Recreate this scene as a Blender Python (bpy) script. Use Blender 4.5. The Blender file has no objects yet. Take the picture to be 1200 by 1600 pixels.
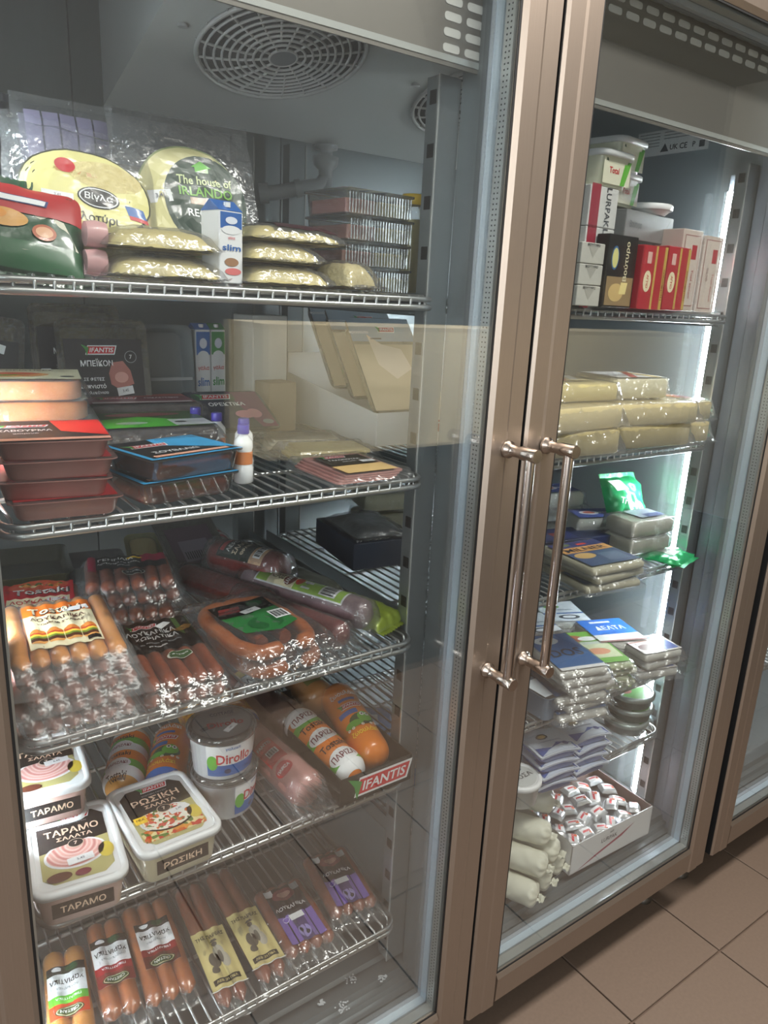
import bpy, math, random
from mathutils import Vector, Matrix, noise
PI = math.pi
random.seed(7)
sc = bpy.context.scene
COL = sc.collection

# ------------------------------------------------------------------ camera
cam_d = bpy.data.cameras.new('camera'); cam = bpy.data.objects.new('camera', cam_d); COL.objects.link(cam)
R = Vector((0.8131063, -0.58017526, 0.04748497)); U = Vector((0.12169154, 0.24918464, 0.96077999)); F = Vector((0.5692533, 0.77543774, -0.27321602))
cam.matrix_world = Matrix(((R.x, U.x, -F.x, -0.76317), (R.y, U.y, -F.y, -0.71941), (R.z, U.z, -F.z, 1.37251), (0, 0, 0, 1)))
cam_d.sensor_fit = 'VERTICAL'; cam_d.sensor_height = 32.0; cam_d.lens = 1172.81 / 1600 * 32.0
cam_d.clip_start = 0.01
sc.camera = cam
# ------------------------------------------------------------------ world, lights, exposure
w = bpy.data.worlds.new('world'); sc.world = w; w.use_nodes = True
w.node_tree.nodes['Background'].inputs[0].default_value = (0.85, 0.9, 1.0, 1)
w.node_tree.nodes['Background'].inputs[1].default_value = 0.3
def area(name, loc, rot, sx, sy, power, color=(1, 1, 1)):
    l = bpy.data.lights.new(name, 'AREA'); l.shape = 'RECTANGLE'; l.size = sx; l.size_y = sy; l.energy = power; l.color = color
    o = bpy.data.objects.new(name, l); COL.objects.link(o); o.location = loc; o.rotation_euler = rot
    return o
area('counter_fill', (0.35, -0.75, 2.62), (math.radians(-24), 0, 0), 1.3, 0.3, 155, (1.0, 0.96, 0.90))  # added lamp, brightens the counter so its reflection shows in the glass
area('ceiling_light_middle', (-0.4, -1.6, 2.72), (0, 0, 0), 1.2, 0.9, 9, (1.0, 0.95, 0.88))
area('ceiling_light_left', (-2.2, -1.3, 2.72), (0, 0, 0), 0.6, 1.4, 20, (1.0, 0.97, 0.92))
area('front_fill', (-1.9, -2.34, 1.55), (math.radians(84), 0, math.radians(-18)), 1.9, 1.9, 112, (0.90, 0.97, 1.0))  # added fill behind the camera to brighten the fridge; no window there
area('side_fill', (-3.1, -0.9, 1.5), (math.radians(86), 0, math.radians(-80)), 1.2, 1.8, 30, (0.97, 0.98, 1.0))  # added fill from the left wall, no window modelled
sc.view_settings.view_transform = 'Standard'; sc.view_settings.look = 'None'
sc.view_settings.gamma = 1.0; sc.view_settings.use_curve_mapping = False
sc.view_settings.exposure = -0.42
sc.cycles.transparent_max_bounces = 40; sc.cycles.max_bounces = 8; sc.cycles.glossy_bounces = 5
sc.cycles.diffuse_bounces = 3; sc.cycles.transmission_bounces = 6
sc.cycles.caustics_reflective = False; sc.cycles.caustics_refractive = False

# ------------------------------------------------------------------ materials
_m = {}
def s2l(c):
    return tuple(((v / 255) / 12.92 if v / 255 <= 0.04045 else ((v / 255 + 0.055) / 1.055) ** 2.4) for v in c)
def mat(name, col, rough=0.5, metal=0.0, grain=0.0, gscale=60, bump=0.0, bscale=80, stretch=None, spec=0.5, sss=0, coat=0.0, emit=None):
    if name in _m: return _m[name]
    m = bpy.data.materials.new(name); m.use_nodes = True; nt = m.node_tree; b = nt.nodes['Principled BSDF']
    c = s2l(col); b.inputs['Base Color'].default_value = (*c, 1); b.inputs['Roughness'].default_value = rough
    b.inputs['Metallic'].default_value = metal; b.inputs['Specular IOR Level'].default_value = spec
    if coat: b.inputs['Coat Weight'].default_value = coat; b.inputs['Coat Roughness'].default_value = 0.08
    if emit: b.inputs['Emission Color'].default_value = (*emit[0], 1); b.inputs['Emission Strength'].default_value = emit[1]
    if grain or bump:
        tc = nt.nodes.new('ShaderNodeTexCoord'); mp = nt.nodes.new('ShaderNodeMapping'); nt.links.new(tc.outputs['Object'], mp.inputs[0])
        if stretch: mp.inputs['Scale'].default_value = stretch
        n = nt.nodes.new('ShaderNodeTexNoise'); n.inputs['Scale'].default_value = gscale; n.inputs['Detail'].default_value = 4; nt.links.new(mp.outputs[0], n.inputs[0])
    if grain:
        mx = nt.nodes.new('ShaderNodeMix'); mx.data_type = 'RGBA'; nt.links.new(n.outputs['Fac'], mx.inputs[0])
        mx.inputs[6].default_value = (*[max(0, v * (1 - grain)) for v in c], 1); mx.inputs[7].default_value = (*[min(1, v * (1 + grain)) for v in c], 1)
        nt.links.new(mx.outputs[2], b.inputs['Base Color'])
    if bump:
        n2 = nt.nodes.new('ShaderNodeTexNoise'); n2.inputs['Scale'].default_value = bscale; n2.inputs['Detail'].default_value = 3; nt.links.new(mp.outputs[0], n2.inputs[0])
        bp = nt.nodes.new('ShaderNodeBump'); bp.inputs['Strength'].default_value = bump; bp.inputs['Distance'].default_value = 0.002
        nt.links.new(n2.outputs['Fac'], bp.inputs['Height']); nt.links.new(bp.outputs[0], b.inputs['Normal'])
    _m[name] = m; return m
def ramp_mat(name, kind, cols, scale, rough=0.45, coat=0.3, **kw):
    """noise / voronoi / ring texture through a colour ramp: printed food pictures, mottled meat, shredded cheese"""
    if name in _m: return _m[name]
    m = bpy.data.materials.new(name); m.use_nodes = True; nt = m.node_tree; b = nt.nodes['Principled BSDF']
    tc = nt.nodes.new('ShaderNodeTexCoord'); mp = nt.nodes.new('ShaderNodeMapping'); nt.links.new(tc.outputs['Object'], mp.inputs[0])
    mp.inputs['Scale'].default_value = kw.get('stretch', (1, 1, 1))
    if kind == 'voronoi':
        t = nt.nodes.new('ShaderNodeTexVoronoi'); t.inputs['Scale'].default_value = scale; sep = nt.nodes.new('ShaderNodeSeparateColor'); nt.links.new(t.outputs['Color'], sep.inputs[0]); out = sep.outputs[0]
    elif kind == 'wave':
        t = nt.nodes.new('ShaderNodeTexWave'); t.wave_type = 'RINGS'; t.rings_direction = 'Z'; t.inputs['Scale'].default_value = scale; t.inputs['Distortion'].default_value = 2.5; out = t.outputs['Fac']
        mp.inputs['Location'].default_value = kw.get('loc', (0, 0, 0))
    else:
        t = nt.nodes.new('ShaderNodeTexNoise'); t.inputs['Scale'].default_value = scale; t.inputs['Detail'].default_value = 4; out = t.outputs['Fac']
    nt.links.new(mp.outputs[0], t.inputs[0])
    r = nt.nodes.new('ShaderNodeValToRGB'); e = r.color_ramp.elements
    lo, hi = kw.get('span', (0.0, 1.0)); n = len(cols)
    if kw.get('const'): r.color_ramp.interpolation = 'CONSTANT'
    for i, c in enumerate(cols):
        p = lo + (hi - lo) * i / (n if kw.get('const') else max(1, n - 1))
        el = e[i] if i < 2 else e.new(p)
        el.position = p; el.color = (*s2l(c), 1)
    nt.links.new(out, r.inputs[0]); nt.links.new(r.outputs[0], b.inputs['Base Color'])
    b.inputs['Roughness'].default_value = rough; b.inputs['Coat Weight'].default_value = coat; b.inputs['Coat Roughness'].default_value = 0.15
    if kw.get('bump'):
        bp = nt.nodes.new('ShaderNodeBump'); bp.inputs['Strength'].default_value = kw['bump']; bp.inputs['Distance'].default_value = 0.003
        nt.links.new(out, bp.inputs['Height']); nt.links.new(bp.outputs[0], b.inputs['Normal'])
    _m[name] = m; return m
def film(name, tint=(1, 1, 1), milky=0.05, refl=0.1, rough=0.12, bump=0.4, bscale=60, fres=0.5):
    """thin clear sheet: mostly transparent, some gloss, a little milk"""
    if name in _m: return _m[name]
    m = bpy.data.materials.new(name); m.use_nodes = True; nt = m.node_tree; nt.nodes.remove(nt.nodes['Principled BSDF'])
    out = nt.nodes['Material Output']
    tr = nt.nodes.new('ShaderNodeBsdfTransparent'); tr.inputs[0].default_value = (*tint, 1)
    gl = nt.nodes.new('ShaderNodeBsdfGlossy'); gl.inputs['Roughness'].default_value = rough
    df = nt.nodes.new('ShaderNodeBsdfDiffuse'); df.inputs[0].default_value = (0.85, 0.87, 0.88, 1)
    lw = nt.nodes.new('ShaderNodeLayerWeight'); lw.inputs['Blend'].default_value = 0.35
    ma = nt.nodes.new('ShaderNodeMath'); ma.operation = 'MULTIPLY_ADD'; ma.inputs[1].default_value = fres; ma.inputs[2].default_value = refl; ma.use_clamp = True
    nt.links.new(lw.outputs['Fresnel'], ma.inputs[0])
    m1 = nt.nodes.new('ShaderNodeMixShader'); m1.inputs[0].default_value = milky; nt.links.new(tr.outputs[0], m1.inputs[1]); nt.links.new(df.outputs[0], m1.inputs[2])
    m2 = nt.nodes.new('ShaderNodeMixShader'); nt.links.new(ma.outputs[0], m2.inputs[0]); nt.links.new(m1.outputs[0], m2.inputs[1]); nt.links.new(gl.outputs[0], m2.inputs[2])
    nt.links.new(m2.outputs[0], out.inputs[0])
    if bump:
        tc = nt.nodes.new('ShaderNodeTexCoord'); n2 = nt.nodes.new('ShaderNodeTexNoise'); n2.inputs['Scale'].default_value = bscale; n2.inputs['Detail'].default_value = 2
        nt.links.new(tc.outputs['Object'], n2.inputs[0]); bp = nt.nodes.new('ShaderNodeBump'); bp.inputs['Strength'].default_value = bump; bp.inputs['Distance'].default_value = 0.01
        nt.links.new(n2.outputs['Fac'], bp.inputs['Height']); nt.links.new(bp.outputs[0], gl.inputs['Normal'])
    _m[name] = m; return m

STEEL = mat('brushed_steel', (160, 146, 134), 0.42, 0.9, grain=0.08, gscale=30, stretch=(40, 40, 0.6), bump=0.03, bscale=60)
STEEL_IN = mat('liner_steel', (136, 142, 145), 0.34, 0.6, grain=0.06, gscale=30, stretch=(40, 40, 0.8))
STEEL_HB = mat('handle_steel', (190, 180, 172), 0.2, 1.0)
CHROME = mat('wire_chrome', (190, 192, 192), 0.3, 0.9)
ALU = mat('inner_frame_alu', (196, 212, 226), 0.45, 0.25)
ALU2 = mat('inner_frame_grey', (178, 186, 196), 0.45, 0.3)
GASKET = mat('grey_gasket', (112, 118, 122), 0.6)
BLACK = mat('black_seal', (6, 6, 8), 0.6)
DARK = mat('dark_plastic', (24, 24, 26), 0.45)
HOUS = mat('housing_grey', (196, 198, 196), 0.42, 0.25)
GRILLE = mat('grille_grey', (176, 176, 174), 0.5)
WHITE = mat('white_plastic', (236, 238, 240), 0.35)
GLASS = film('door_glass', (0.985, 0.992, 0.99), 0.0, 0.038, 0.0, 0, fres=0.14)
FILM = film('clear_film', (0.97, 0.97, 0.97), 0.05, 0.06, 0.2, 0.35, 70)
FILM_C = film('crinkled_film', (0.96, 0.96, 0.97), 0.06, 0.08, 0.18, 0.8, 55)
FILM_M = film('milky_film', (0.95, 0.94, 0.94), 0.09, 0.035, 0.28, 0.3, 60, fres=0.3)
LIDF = film('lid_film', (0.97, 0.97, 0.97), 0.04, 0.10, 0.06, 0.25, 25)
CLEARP = film('clear_plastic', (0.95, 0.96, 0.96), 0.06, 0.08, 0.08, 0.1, 30, fres=0.8)
def C(*c, r=0.4, coat=0.25): return mat('print_%d_%d_%d' % c, c, r, coat=coat)
BLK = C(26, 25, 27); WHT = C(232, 233, 235); RED = C(196, 34, 46); GRN = C(58, 140, 66); CRM = C(232, 222, 186); GLD = C(196, 164, 84)

# ------------------------------------------------------------------ mesh builder
class M:
    def __init__(s): s.v = []; s.f = []; s.mi = []; s.mats = []; s.sm = []
    def k(s, m):
        if m not in s.mats: s.mats.append(m)
        return s.mats.index(m)
    def add(s, vs, fs, m, smooth=False):
        o = len(s.v); s.v += [tuple(p) for p in vs]; k = s.k(m)
        for f in fs: s.f.append([i + o for i in f]); s.mi.append(k); s.sm.append(smooth)
        return s
    def box(s, x0, x1, y0, y1, z0, z1, m):
        v = [(x, y, z) for z in (z0, z1) for y in (y0, y1) for x in (x0, x1)]
        return s.add(v, [(0, 2, 3, 1), (4, 5, 7, 6), (0, 1, 5, 4), (2, 6, 7, 3), (0, 4, 6, 2), (1, 3, 7, 5)], m)
    def loft(s, rings, m, cap0=True, cap1=True, smooth=True):
        n = len(rings[0]); vs = [p for r in rings for p in r]; fs = []
        for i in range(len(rings) - 1):
            for j in range(n):
                a = i * n + j; b = i * n + (j + 1) % n
                fs.append((a, b, b + n, a + n))
        s.add(vs, fs, m, smooth)
        if cap0: s.add(rings[0], [tuple(reversed(range(n)))], m)
        if cap1: s.add(rings[-1], [tuple(range(n))], m)
        return s
    def rr(s, prof, m, n=4, cap0=True, cap1=True, smooth=True, c=(0, 0)):
        """rounded-rectangle loft; prof rows: (w, d, corner radius, z)"""
        rings = []
        for (w_, d_, r_, z_) in prof:
            r_ = max(1e-5, min(r_, w_ / 2 - 1e-5, d_ / 2 - 1e-5)); ring = []
            for q in range(4):
                cx = (w_ / 2 - r_) * (1 if q in (0, 3) else -1); cy = (d_ / 2 - r_) * (1 if q in (0, 1) else -1)
                for t in range(n + 1):
                    a = PI / 2 * (q + t / n); ring.append((c[0] + cx + r_ * math.cos(a), c[1] + cy + r_ * math.sin(a), z_))
            rings.append(ring)
        return s.loft(rings, m, cap0, cap1, smooth)
    def lathe(s, prof, m, n=28, axis='z', c=(0, 0, 0), cap0=True, cap1=True, smooth=True):
        rings = []
        for (r_, z_) in prof:
            ring = []
            for t in range(n):
                a = 2 * PI * t / n; x, y = r_ * math.cos(a), r_ * math.sin(a)
                ring.append((c[0] + x, c[1] + y, c[2] + z_) if axis == 'z' else ((c[0] + x, c[1] + z_, c[2] - y) if axis == 'y' else (c[0] + z_, c[1] + x, c[2] + y)))
            rings.append(ring)
        return s.loft(rings, m, cap0, cap1, smooth)
    def tube(s, path, r, m, n=8, caps=True):
        P = [Vector(p) for p in path]; rings = []; prev = None
        for i, p in enumerate(P):
            t = (P[min(i + 1, len(P) - 1)] - P[max(i - 1, 0)]).normalized()
            if prev is None:
                a = Vector((0, 0, 1)) if abs(t.z) < 0.9 else Vector((1, 0, 0)); u = t.cross(a).normalized()
            else: u = (prev - t * prev.dot(t)).normalized()
            prev = u; v = t.cross(u); rr_ = r(i / (len(P) - 1)) if callable(r) else r
            rings.append([p + (u * math.cos(2 * PI * j / n) + v * math.sin(2 * PI * j / n)) * rr_ for j in range(n)])
        return s.loft(rings, m, caps, caps)
    def grid(s, fn, u0, u1, v0, v1, nu, nv, m, smooth=True):
        vs = [fn(u0 + (u1 - u0) * i / nu, v0 + (v1 - v0) * j / nv) for j in range(nv + 1) for i in range(nu + 1)]
        fs = [(j * (nu + 1) + i, j * (nu + 1) + i + 1, (j + 1) * (nu + 1) + i + 1, (j + 1) * (nu + 1) + i) for j in range(nv) for i in range(nu)]
        return s.add(vs, fs, m, smooth)
    def build(s, name, parent=None, kind=None, label=None, cat=None, group=None, loc=None, rot=None):
        me = bpy.data.meshes.new(name); me.from_pydata(s.v, [], s.f)
        for m in s.mats: me.materials.append(m)
        me.polygons.foreach_set('material_index', s.mi); me.polygons.foreach_set('use_smooth', s.sm); me.update()
        o = bpy.data.objects.new(name, me); COL.objects.link(o)
        if parent: o.parent = parent
        if kind: o['kind'] = kind
        if label: o['label'] = label
        if cat: o['category'] = cat
        if group: o['group'] = group
        if loc: o.location = loc
        if rot: o.rotation_euler = [math.radians(a) for a in rot]
        return o

_t = {}
def text_mesh(s):
    if s in _t: return _t[s]
    c = bpy.data.curves.new('tx', 'FONT'); c.body = s; c.resolution_u = 2; c.offset = 0.018
    o = bpy.data.objects.new('tx', c); COL.objects.link(o); bpy.context.view_layer.update()
    me = bpy.data.meshes.new_from_object(o); v = [tuple(p.co[:2]) for p in me.vertices]; f = [tuple(p.vertices) for p in me.polygons]
    bpy.data.objects.remove(o); bpy.data.curves.remove(c); bpy.data.meshes.remove(me)
    if not v: v = [(0, 0)]
    xs = [p[0] for p in v]; ys = [p[1] for p in v]; x0, y0 = min(xs), min(ys)
    W_, H_ = max(xs) - x0, max(ys) - y0
    _t[s] = ([(a - x0 - W_ / 2, b - y0 - H_ / 2) for a, b in v], f, W_ or 1, H_ or 1); return _t[s]

class Lay:
    """flat print laid on a surface: pos(u, v, off) -> point"""
    def __init__(s, pos, ang=0, cu=0, cv=0, seg=None): s.m = M(); s.p = pos; s.a = math.radians(ang); s.c = (cu, cv); s.seg = seg; s.n = 1
    def q(s, u, v):
        ca, sa = math.cos(s.a), math.sin(s.a); return (s.c[0] + u * ca - v * sa, s.c[1] + u * sa + v * ca)
    def P(s, u, v, L): a, b = s.q(u, v); return s.p(a, b, 0.0003 + 0.00025 * L)
    def rect(s, u0, v0, u1, v1, m, L=0, skew=0):
        nu = nv = 1
        if s.seg: nu = max(1, int(abs(u1 - u0) / s.seg)); nv = max(1, int(abs(v1 - v0) / s.seg))
        s.m.grid(lambda u, v: s.P(u + skew * (v - v0), v, L), u0, u1, v0, v1, nu, nv, m, smooth=bool(s.seg)); return s
    def ell(s, u, v, ru, rv, m, L=1, n=20, a0=0, a1=360):
        nr = 1 if not s.seg else max(1, int(max(ru, rv) / s.seg)); vs = [s.P(u, v, L)]; fs = []
        for r in range(1, nr + 1):
            for t in range(n + 1):
                a = math.radians(a0 + (a1 - a0) * t / n); vs.append(s.P(u + ru * r / nr * math.cos(a), v + rv * r / nr * math.sin(a), L))
        for t in range(n):
            fs.append((0, 1 + t, 2 + t))
            for r in range(nr - 1): b = 1 + r * (n + 1) + t; c = b + n + 1; fs.append((b, c, c + 1, b + 1))
        s.m.add(vs, fs, m); return s
    def poly(s, pts, m, L=1): s.m.add([s.P(u, v, L) for u, v in pts], [tuple(range(len(pts)))], m); return s
    def text(s, t, u, v, h, m, L=3, w=None, ang=0, shear=0.0):
        vs, f, W_, H_ = text_mesh(t); k = h / H_; kx = k if w is None else w / W_; a = math.radians(ang); ca, sa = math.cos(a), math.sin(a)
        pts = []
        for x, y in vs:
            x, y = x * kx + shear * y * k, y * k; pts.append(s.P(u + x * ca - y * sa, v + x * sa + y * ca, L))
        s.m.add(pts, f, m); return s
    def logo(s, u, v, w, L=2, txt='IFANTIS'):
        h = w * 0.26
        s.rect(u - w * .5, v - h * .62, u + w * .5, v + h * .62, WHT, L, skew=0.3)
        s.rect(u - w * .47, v - h * .48, u + w * .47, v + h * .48, RED, L + 1, skew=0.3)
        s.text(txt, u + w * .06, v, h * .62, WHT, L + 2, w=w * .8, shear=0.2)
        s.poly([(u - w * .62, v + h * .75), (u - w * .5, v + h * .1), (u - w * .45, v - h * .8), (u - w * .36, v + h * .3), (u - w * .46, v + h * .5)], GRN, L + 2)
        return s
    def sticker(s, u, v, w=0.026, h=0.013, ang=8, L=6):
        a = math.radians(ang); ca, sa = math.cos(a), math.sin(a)
        s.poly([(u + x * ca - y * sa, v + x * sa + y * ca) for x, y in ((-w / 2, -h / 2), (w / 2, -h / 2), (w / 2, h / 2), (-w / 2, h / 2))], WHT, L)
        s.text('3,45', u, v, h * .4, C(120, 120, 130), L + 1, ang=ang); return s
    def barcode(s, u, v, w, h, L=2):
        s.rect(u - w / 2, v - h / 2, u + w / 2, v + h / 2, WHT, L)
        for i in range(11): x = u - w * .42 + w * .84 * i / 11; s.rect(x, v - h * .38, x + w * (.03 + .03 * (i * 7 % 3 == 0)), v + h * .38, BLK, L + 1)
        return s
    def build(s, name, parent, **k): return s.m.build(name, parent, **k)

def thing(name, label, cat, x, y, z, rz=0, rx=0, ry=0, group=None):
    o = bpy.data.objects.new(name, None); o.empty_display_size = 0.02; COL.objects.link(o)
    o.location = (x, y, z); o.rotation_euler = (math.radians(rx), math.radians(ry), math.radians(rz))
    o['label'] = label; o['category'] = cat
    if group: o['group'] = group
    return o
def dup(root, x, y, z, rz=None, label=None, rx=None, ry=None):
    c = root.copy(); COL.objects.link(c); c.location = (x, y, z)
    e = list(c.rotation_euler)
    if rz is not None: e[2] = math.radians(rz)
    if rx is not None: e[0] = math.radians(rx)
    if ry is not None: e[1] = math.radians(ry)
    c.rotation_euler = e
    if label: c['label'] = label
    for ch in root.children:
        d = ch.copy(); COL.objects.link(d); d.parent = c
        for g in ch.children: e2 = g.copy(); COL.objects.link(e2); e2.parent = d
    return c
def stack(root, offs, labels):
    """copies below / above the first, offs: (dx, dy, dz, drz)"""
    out = []
    rz = math.degrees(root.rotation_euler[2]); l = root.location
    for (dx, dy, dz, dr), lb in zip(offs, labels): out.append(dup(root, l.x + dx, l.y + dy, l.z + dz, rz + dr, lb))
    return out
def nz(x, y, z=0.0): return noise.noise(Vector((x, y, z)))

# ================================================================== ROOM
def tiles():
    T, ox, oy, g = 0.31486, 0.37693, -0.09421, 0.004
    fl = M().box(-3.2, 4.2, -2.4, 1.4, -0.05, -0.006, mat('grout', (96, 78, 66), 0.8)).build('floor', kind='structure')
    tm = mat('floor_tile', (104, 88, 76), 0.6, grain=0.14, gscale=140, bump=0.05, bscale=200)
    h = T / 2 - g / 2
    base = M().rr([(2 * h, 2 * h, .001, -0.006), (2 * h, 2 * h, .001, -0.001), (2 * h - .002, 2 * h - .002, .001, 0)], tm, n=1, smooth=False)
    t0 = base.build('tile', fl)
    first = True
    for i in range(-10, 12):
        for j in range(-7, 4):
            x = ox + (i + .5) * T; y = oy + (j + .5) * T
            o = t0 if first else t0.copy()
            if not first: COL.objects.link(o)
            first = False; o.location = (x, y, 0)
tiles()
WALL = mat('wall_paint', (186, 180, 170), 0.8)
M().box(-3.2, 4.2, 1.0, 1.1, 0, 2.8, WALL).build('wall_back', kind='structure')
M().box(-3.2, 4.2, -2.5, -2.4, 0, 2.8, mat('shop_wall_dark', (104, 105, 106), 0.8)).build('wall_front', kind='structure')
M().box(-3.3, -3.2, -2.5, 1.1, 0, 2.8, WALL).build('wall_left', kind='structure')
M().box(4.2, 4.3, -2.5, 1.1, 0, 2.8, WALL).build('wall_right', kind='structure')
M().box(-3.3, 4.3, -2.5, 1.1, 2.8, 2.86, mat('ceiling_paint', (196, 192, 186), 0.85)).build('ceiling', kind='structure')
# counter added out of view, shaped to give the pale reflection in the door glass
ct = thing('reflected_counter', 'cream fronted counter added across the aisle to give a pale reflection', 'counter', 1.24, -1.42, 0)
M().box(-0.95, 1.2, -0.12, 0.12, 0.0, 0.88, mat('counter_base', (66, 62, 58), 0.6)).build('base', ct)
M().box(-0.97, 1.22, -0.14, 0.14, 0.88, 1.27, mat('counter_cream', (248, 234, 200), 0.5)).build('front_panel', ct)
M().box(-0.97, 1.22, -0.14, 0.14, 1.27, 1.285, mat('counter_top', (226, 212, 180), 0.4)).build('worktop', ct)

# ================================================================== FRIDGE CABINETS
W = 0.735; S = 0.0663; ZB = 0.15; ZT = 1.93; GB = ZB + 0.062; GT = 1.80
def led_strip(parent, x, name='led_strip', power=100):
    e = bpy.data.materials.get('led_light_%d' % power)
    if not e:
        e = bpy.data.materials.new('led_light_%d' % power); e.use_nodes = True; b = e.node_tree.nodes['Principled BSDF']
        b.inputs['Emission Color'].default_value = (0.86, 0.96, 1.0, 1); b.inputs['Emission Strength'].default_value = power; b.inputs['Base Color'].default_value = (.9, .9, .9, 1)
    m = M()
    for (z0, z1) in ((0.27, 1.60),):
        k = 72
        for i in range(k):
            z = z0 + (z1 - z0) * (i + .5) / k; h = (z1 - z0) / k * 0.44
            m.box(x - .007, x + .007, .148, .164, z - h, z + h, e)
    o = m.build(name, parent, kind='stuff')
    M().box(x - .008 + .011 * (1 if x > 0 else -1), x + .008 + .011 * (1 if x > 0 else -1), .146, .168, .25, 1.63, ALU2).build('led_channel', parent)
def post(parent, x, y, side, z0=0.26, z1=1.645):
    """pilaster with square bracket holes on the side facing the bay"""
    m = M(); m.box(x - .017, x + .017, y, y + .026, z0, z1, STEEL_IN)
    o = m.build('pilaster', parent)
    h = M(); z = 0.30
    xs = x + side * .0173
    while z < z1 - .03:
        h.box(min(xs, xs + side * .0004), max(xs, xs + side * .0004), y + .006, y + .019, z, z + .0165, BLACK); z += 0.0625
    h.build('bracket_slots', o, kind='stuff')
    M().box(min(x + side * .0175, x + side * .0195), max(x + side * .0175, x + side * .0195), y - .001, y + .0015, z0, z1, mat('bright_edge', (222, 224, 222), 0.25, 0.6)).build('flange_edge', o)
def door(parent, x0, x1, hinge):
    d = bpy.data.objects.new('door', None); COL.objects.link(d); d.parent = parent
    hx = (x0 + x1) / 2
    xi0, xi1 = x0 + S, x1 - S
    def stile(a, b, inner):  # shallow bevelled steel profile
        s_ = 1 if inner == b else -1; o_ = a if inner == b else b
        pr = [(o_, .055), (o_, .004), (o_ + s_ * .004, 0), (o_ + s_ * .030, 0), (o_ + s_ * .034, -.0015), (inner - s_ * .006, -.0015), (inner, .004), (inner, .055)]
        m = M(); rings = [[(px, py, z) for px, py in pr] for z in (ZB, ZT)]
        m.loft(rings, STEEL, smooth=False); m.build('stile', d)
    stile(x0, xi0, xi0); stile(xi1, x1, xi1)
    for xe, s_ in ((x0, -1), (x1, 1)): M().box(min(xe, xe + s_ * .0012), max(xe, xe + s_ * .0012), .005, .056, ZB + .001, ZT - .001, BLACK).build('edge_strip', d)
    m = M()
    for (a, b) in ((ZB, GB), (GT, ZT)):
        s_ = 1 if a == ZB else -1; o_ = a if a == ZB else b; i_ = b if a == ZB else a
        pr = [(.055, o_), (.0035, o_), (.0002, o_ + s_ * .004), (-.0013, i_ - s_ * .008), (.004, i_), (.055, i_)]
        m = M(); m.loft([[(x, py, pz) for py, pz in pr] for x in (xi0 - .0, xi1 + .0)], STEEL, smooth=False); m.build('rail', d)
    M().box(xi0, xi1, .006, .009, GB, GT, GLASS).build('outer_pane', d)
    M().box(xi0 + .004, xi1 - .004, .026, .029, GB + .004, GT - .004, GLASS).build('inner_pane', d)
    # edge build-up seen through the glass: black seal, perforated spacer, pale frame, gasket
    for (nm, ya, yb, t, mt) in (('edge_seal', .0045, .0058, .003, BLACK), ('spacer_bar', .0095, .0255, .006, mat('spacer_silver', (176, 180, 178), .3, .7)),
                                ('inner_frame', .030, .043, .0045, ALU), ('frame_lip', .043, .050, .006, ALU2), ('door_gasket', .050, .0585, .007, GASKET)):
        m = M()
        m.box(xi0, xi0 + t, ya, yb, GB, GT, mt); m.box(xi1 - t, xi1, ya, yb, GB, GT, mt)
        m.box(xi0 + t, xi1 - t, ya, yb, GB, GB + t, mt); m.box(xi0 + t, xi1 - t, ya, yb, GT - t, GT, mt)
        o = m.build(nm, d)
        if nm == 'spacer_bar':
            pm = M(); dk = mat('perforation', (60, 62, 62), .5)
            z = GB + .02
            while z < GT - .02:
                for yy in (.0135, .0195):
                    pm.box(xi1 - t - .0004, xi1 - t, yy, yy + .0018, z, z + .0018, dk); pm.box(xi0 + t, xi0 + t + .0004, yy, yy + .0018, z, z + .0018, dk)
                z += .0062
            pm.v and pm.build('spacer_holes', d, kind='stuff')
    # bar handle on two posts
    hxx = x1 - .030 if hinge < 0 else x0 + .040
    z0, z1 = .850, 1.183
    m = M(); m.lathe([(.0075, z0 - .004), (.0075, z1 + .004)], STEEL_HB, 20, 'z', (hxx, -.045, 0)); m.build('handle_bar', d)
    for z in (z0, z1):
        m = M(); m.lathe([(.012, -.0022), (.012, -.006), (.008, -.009), (.008, -.026), (.0095, -.030), (.0095, -.056), (.0088, -.0575)], STEEL_HB, 20, 'y', (hxx, 0, z)); m.build('handle_post', d)
    return d
SIDE = mat('side_sheet_dark', (30, 32, 40), 0.5)
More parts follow.
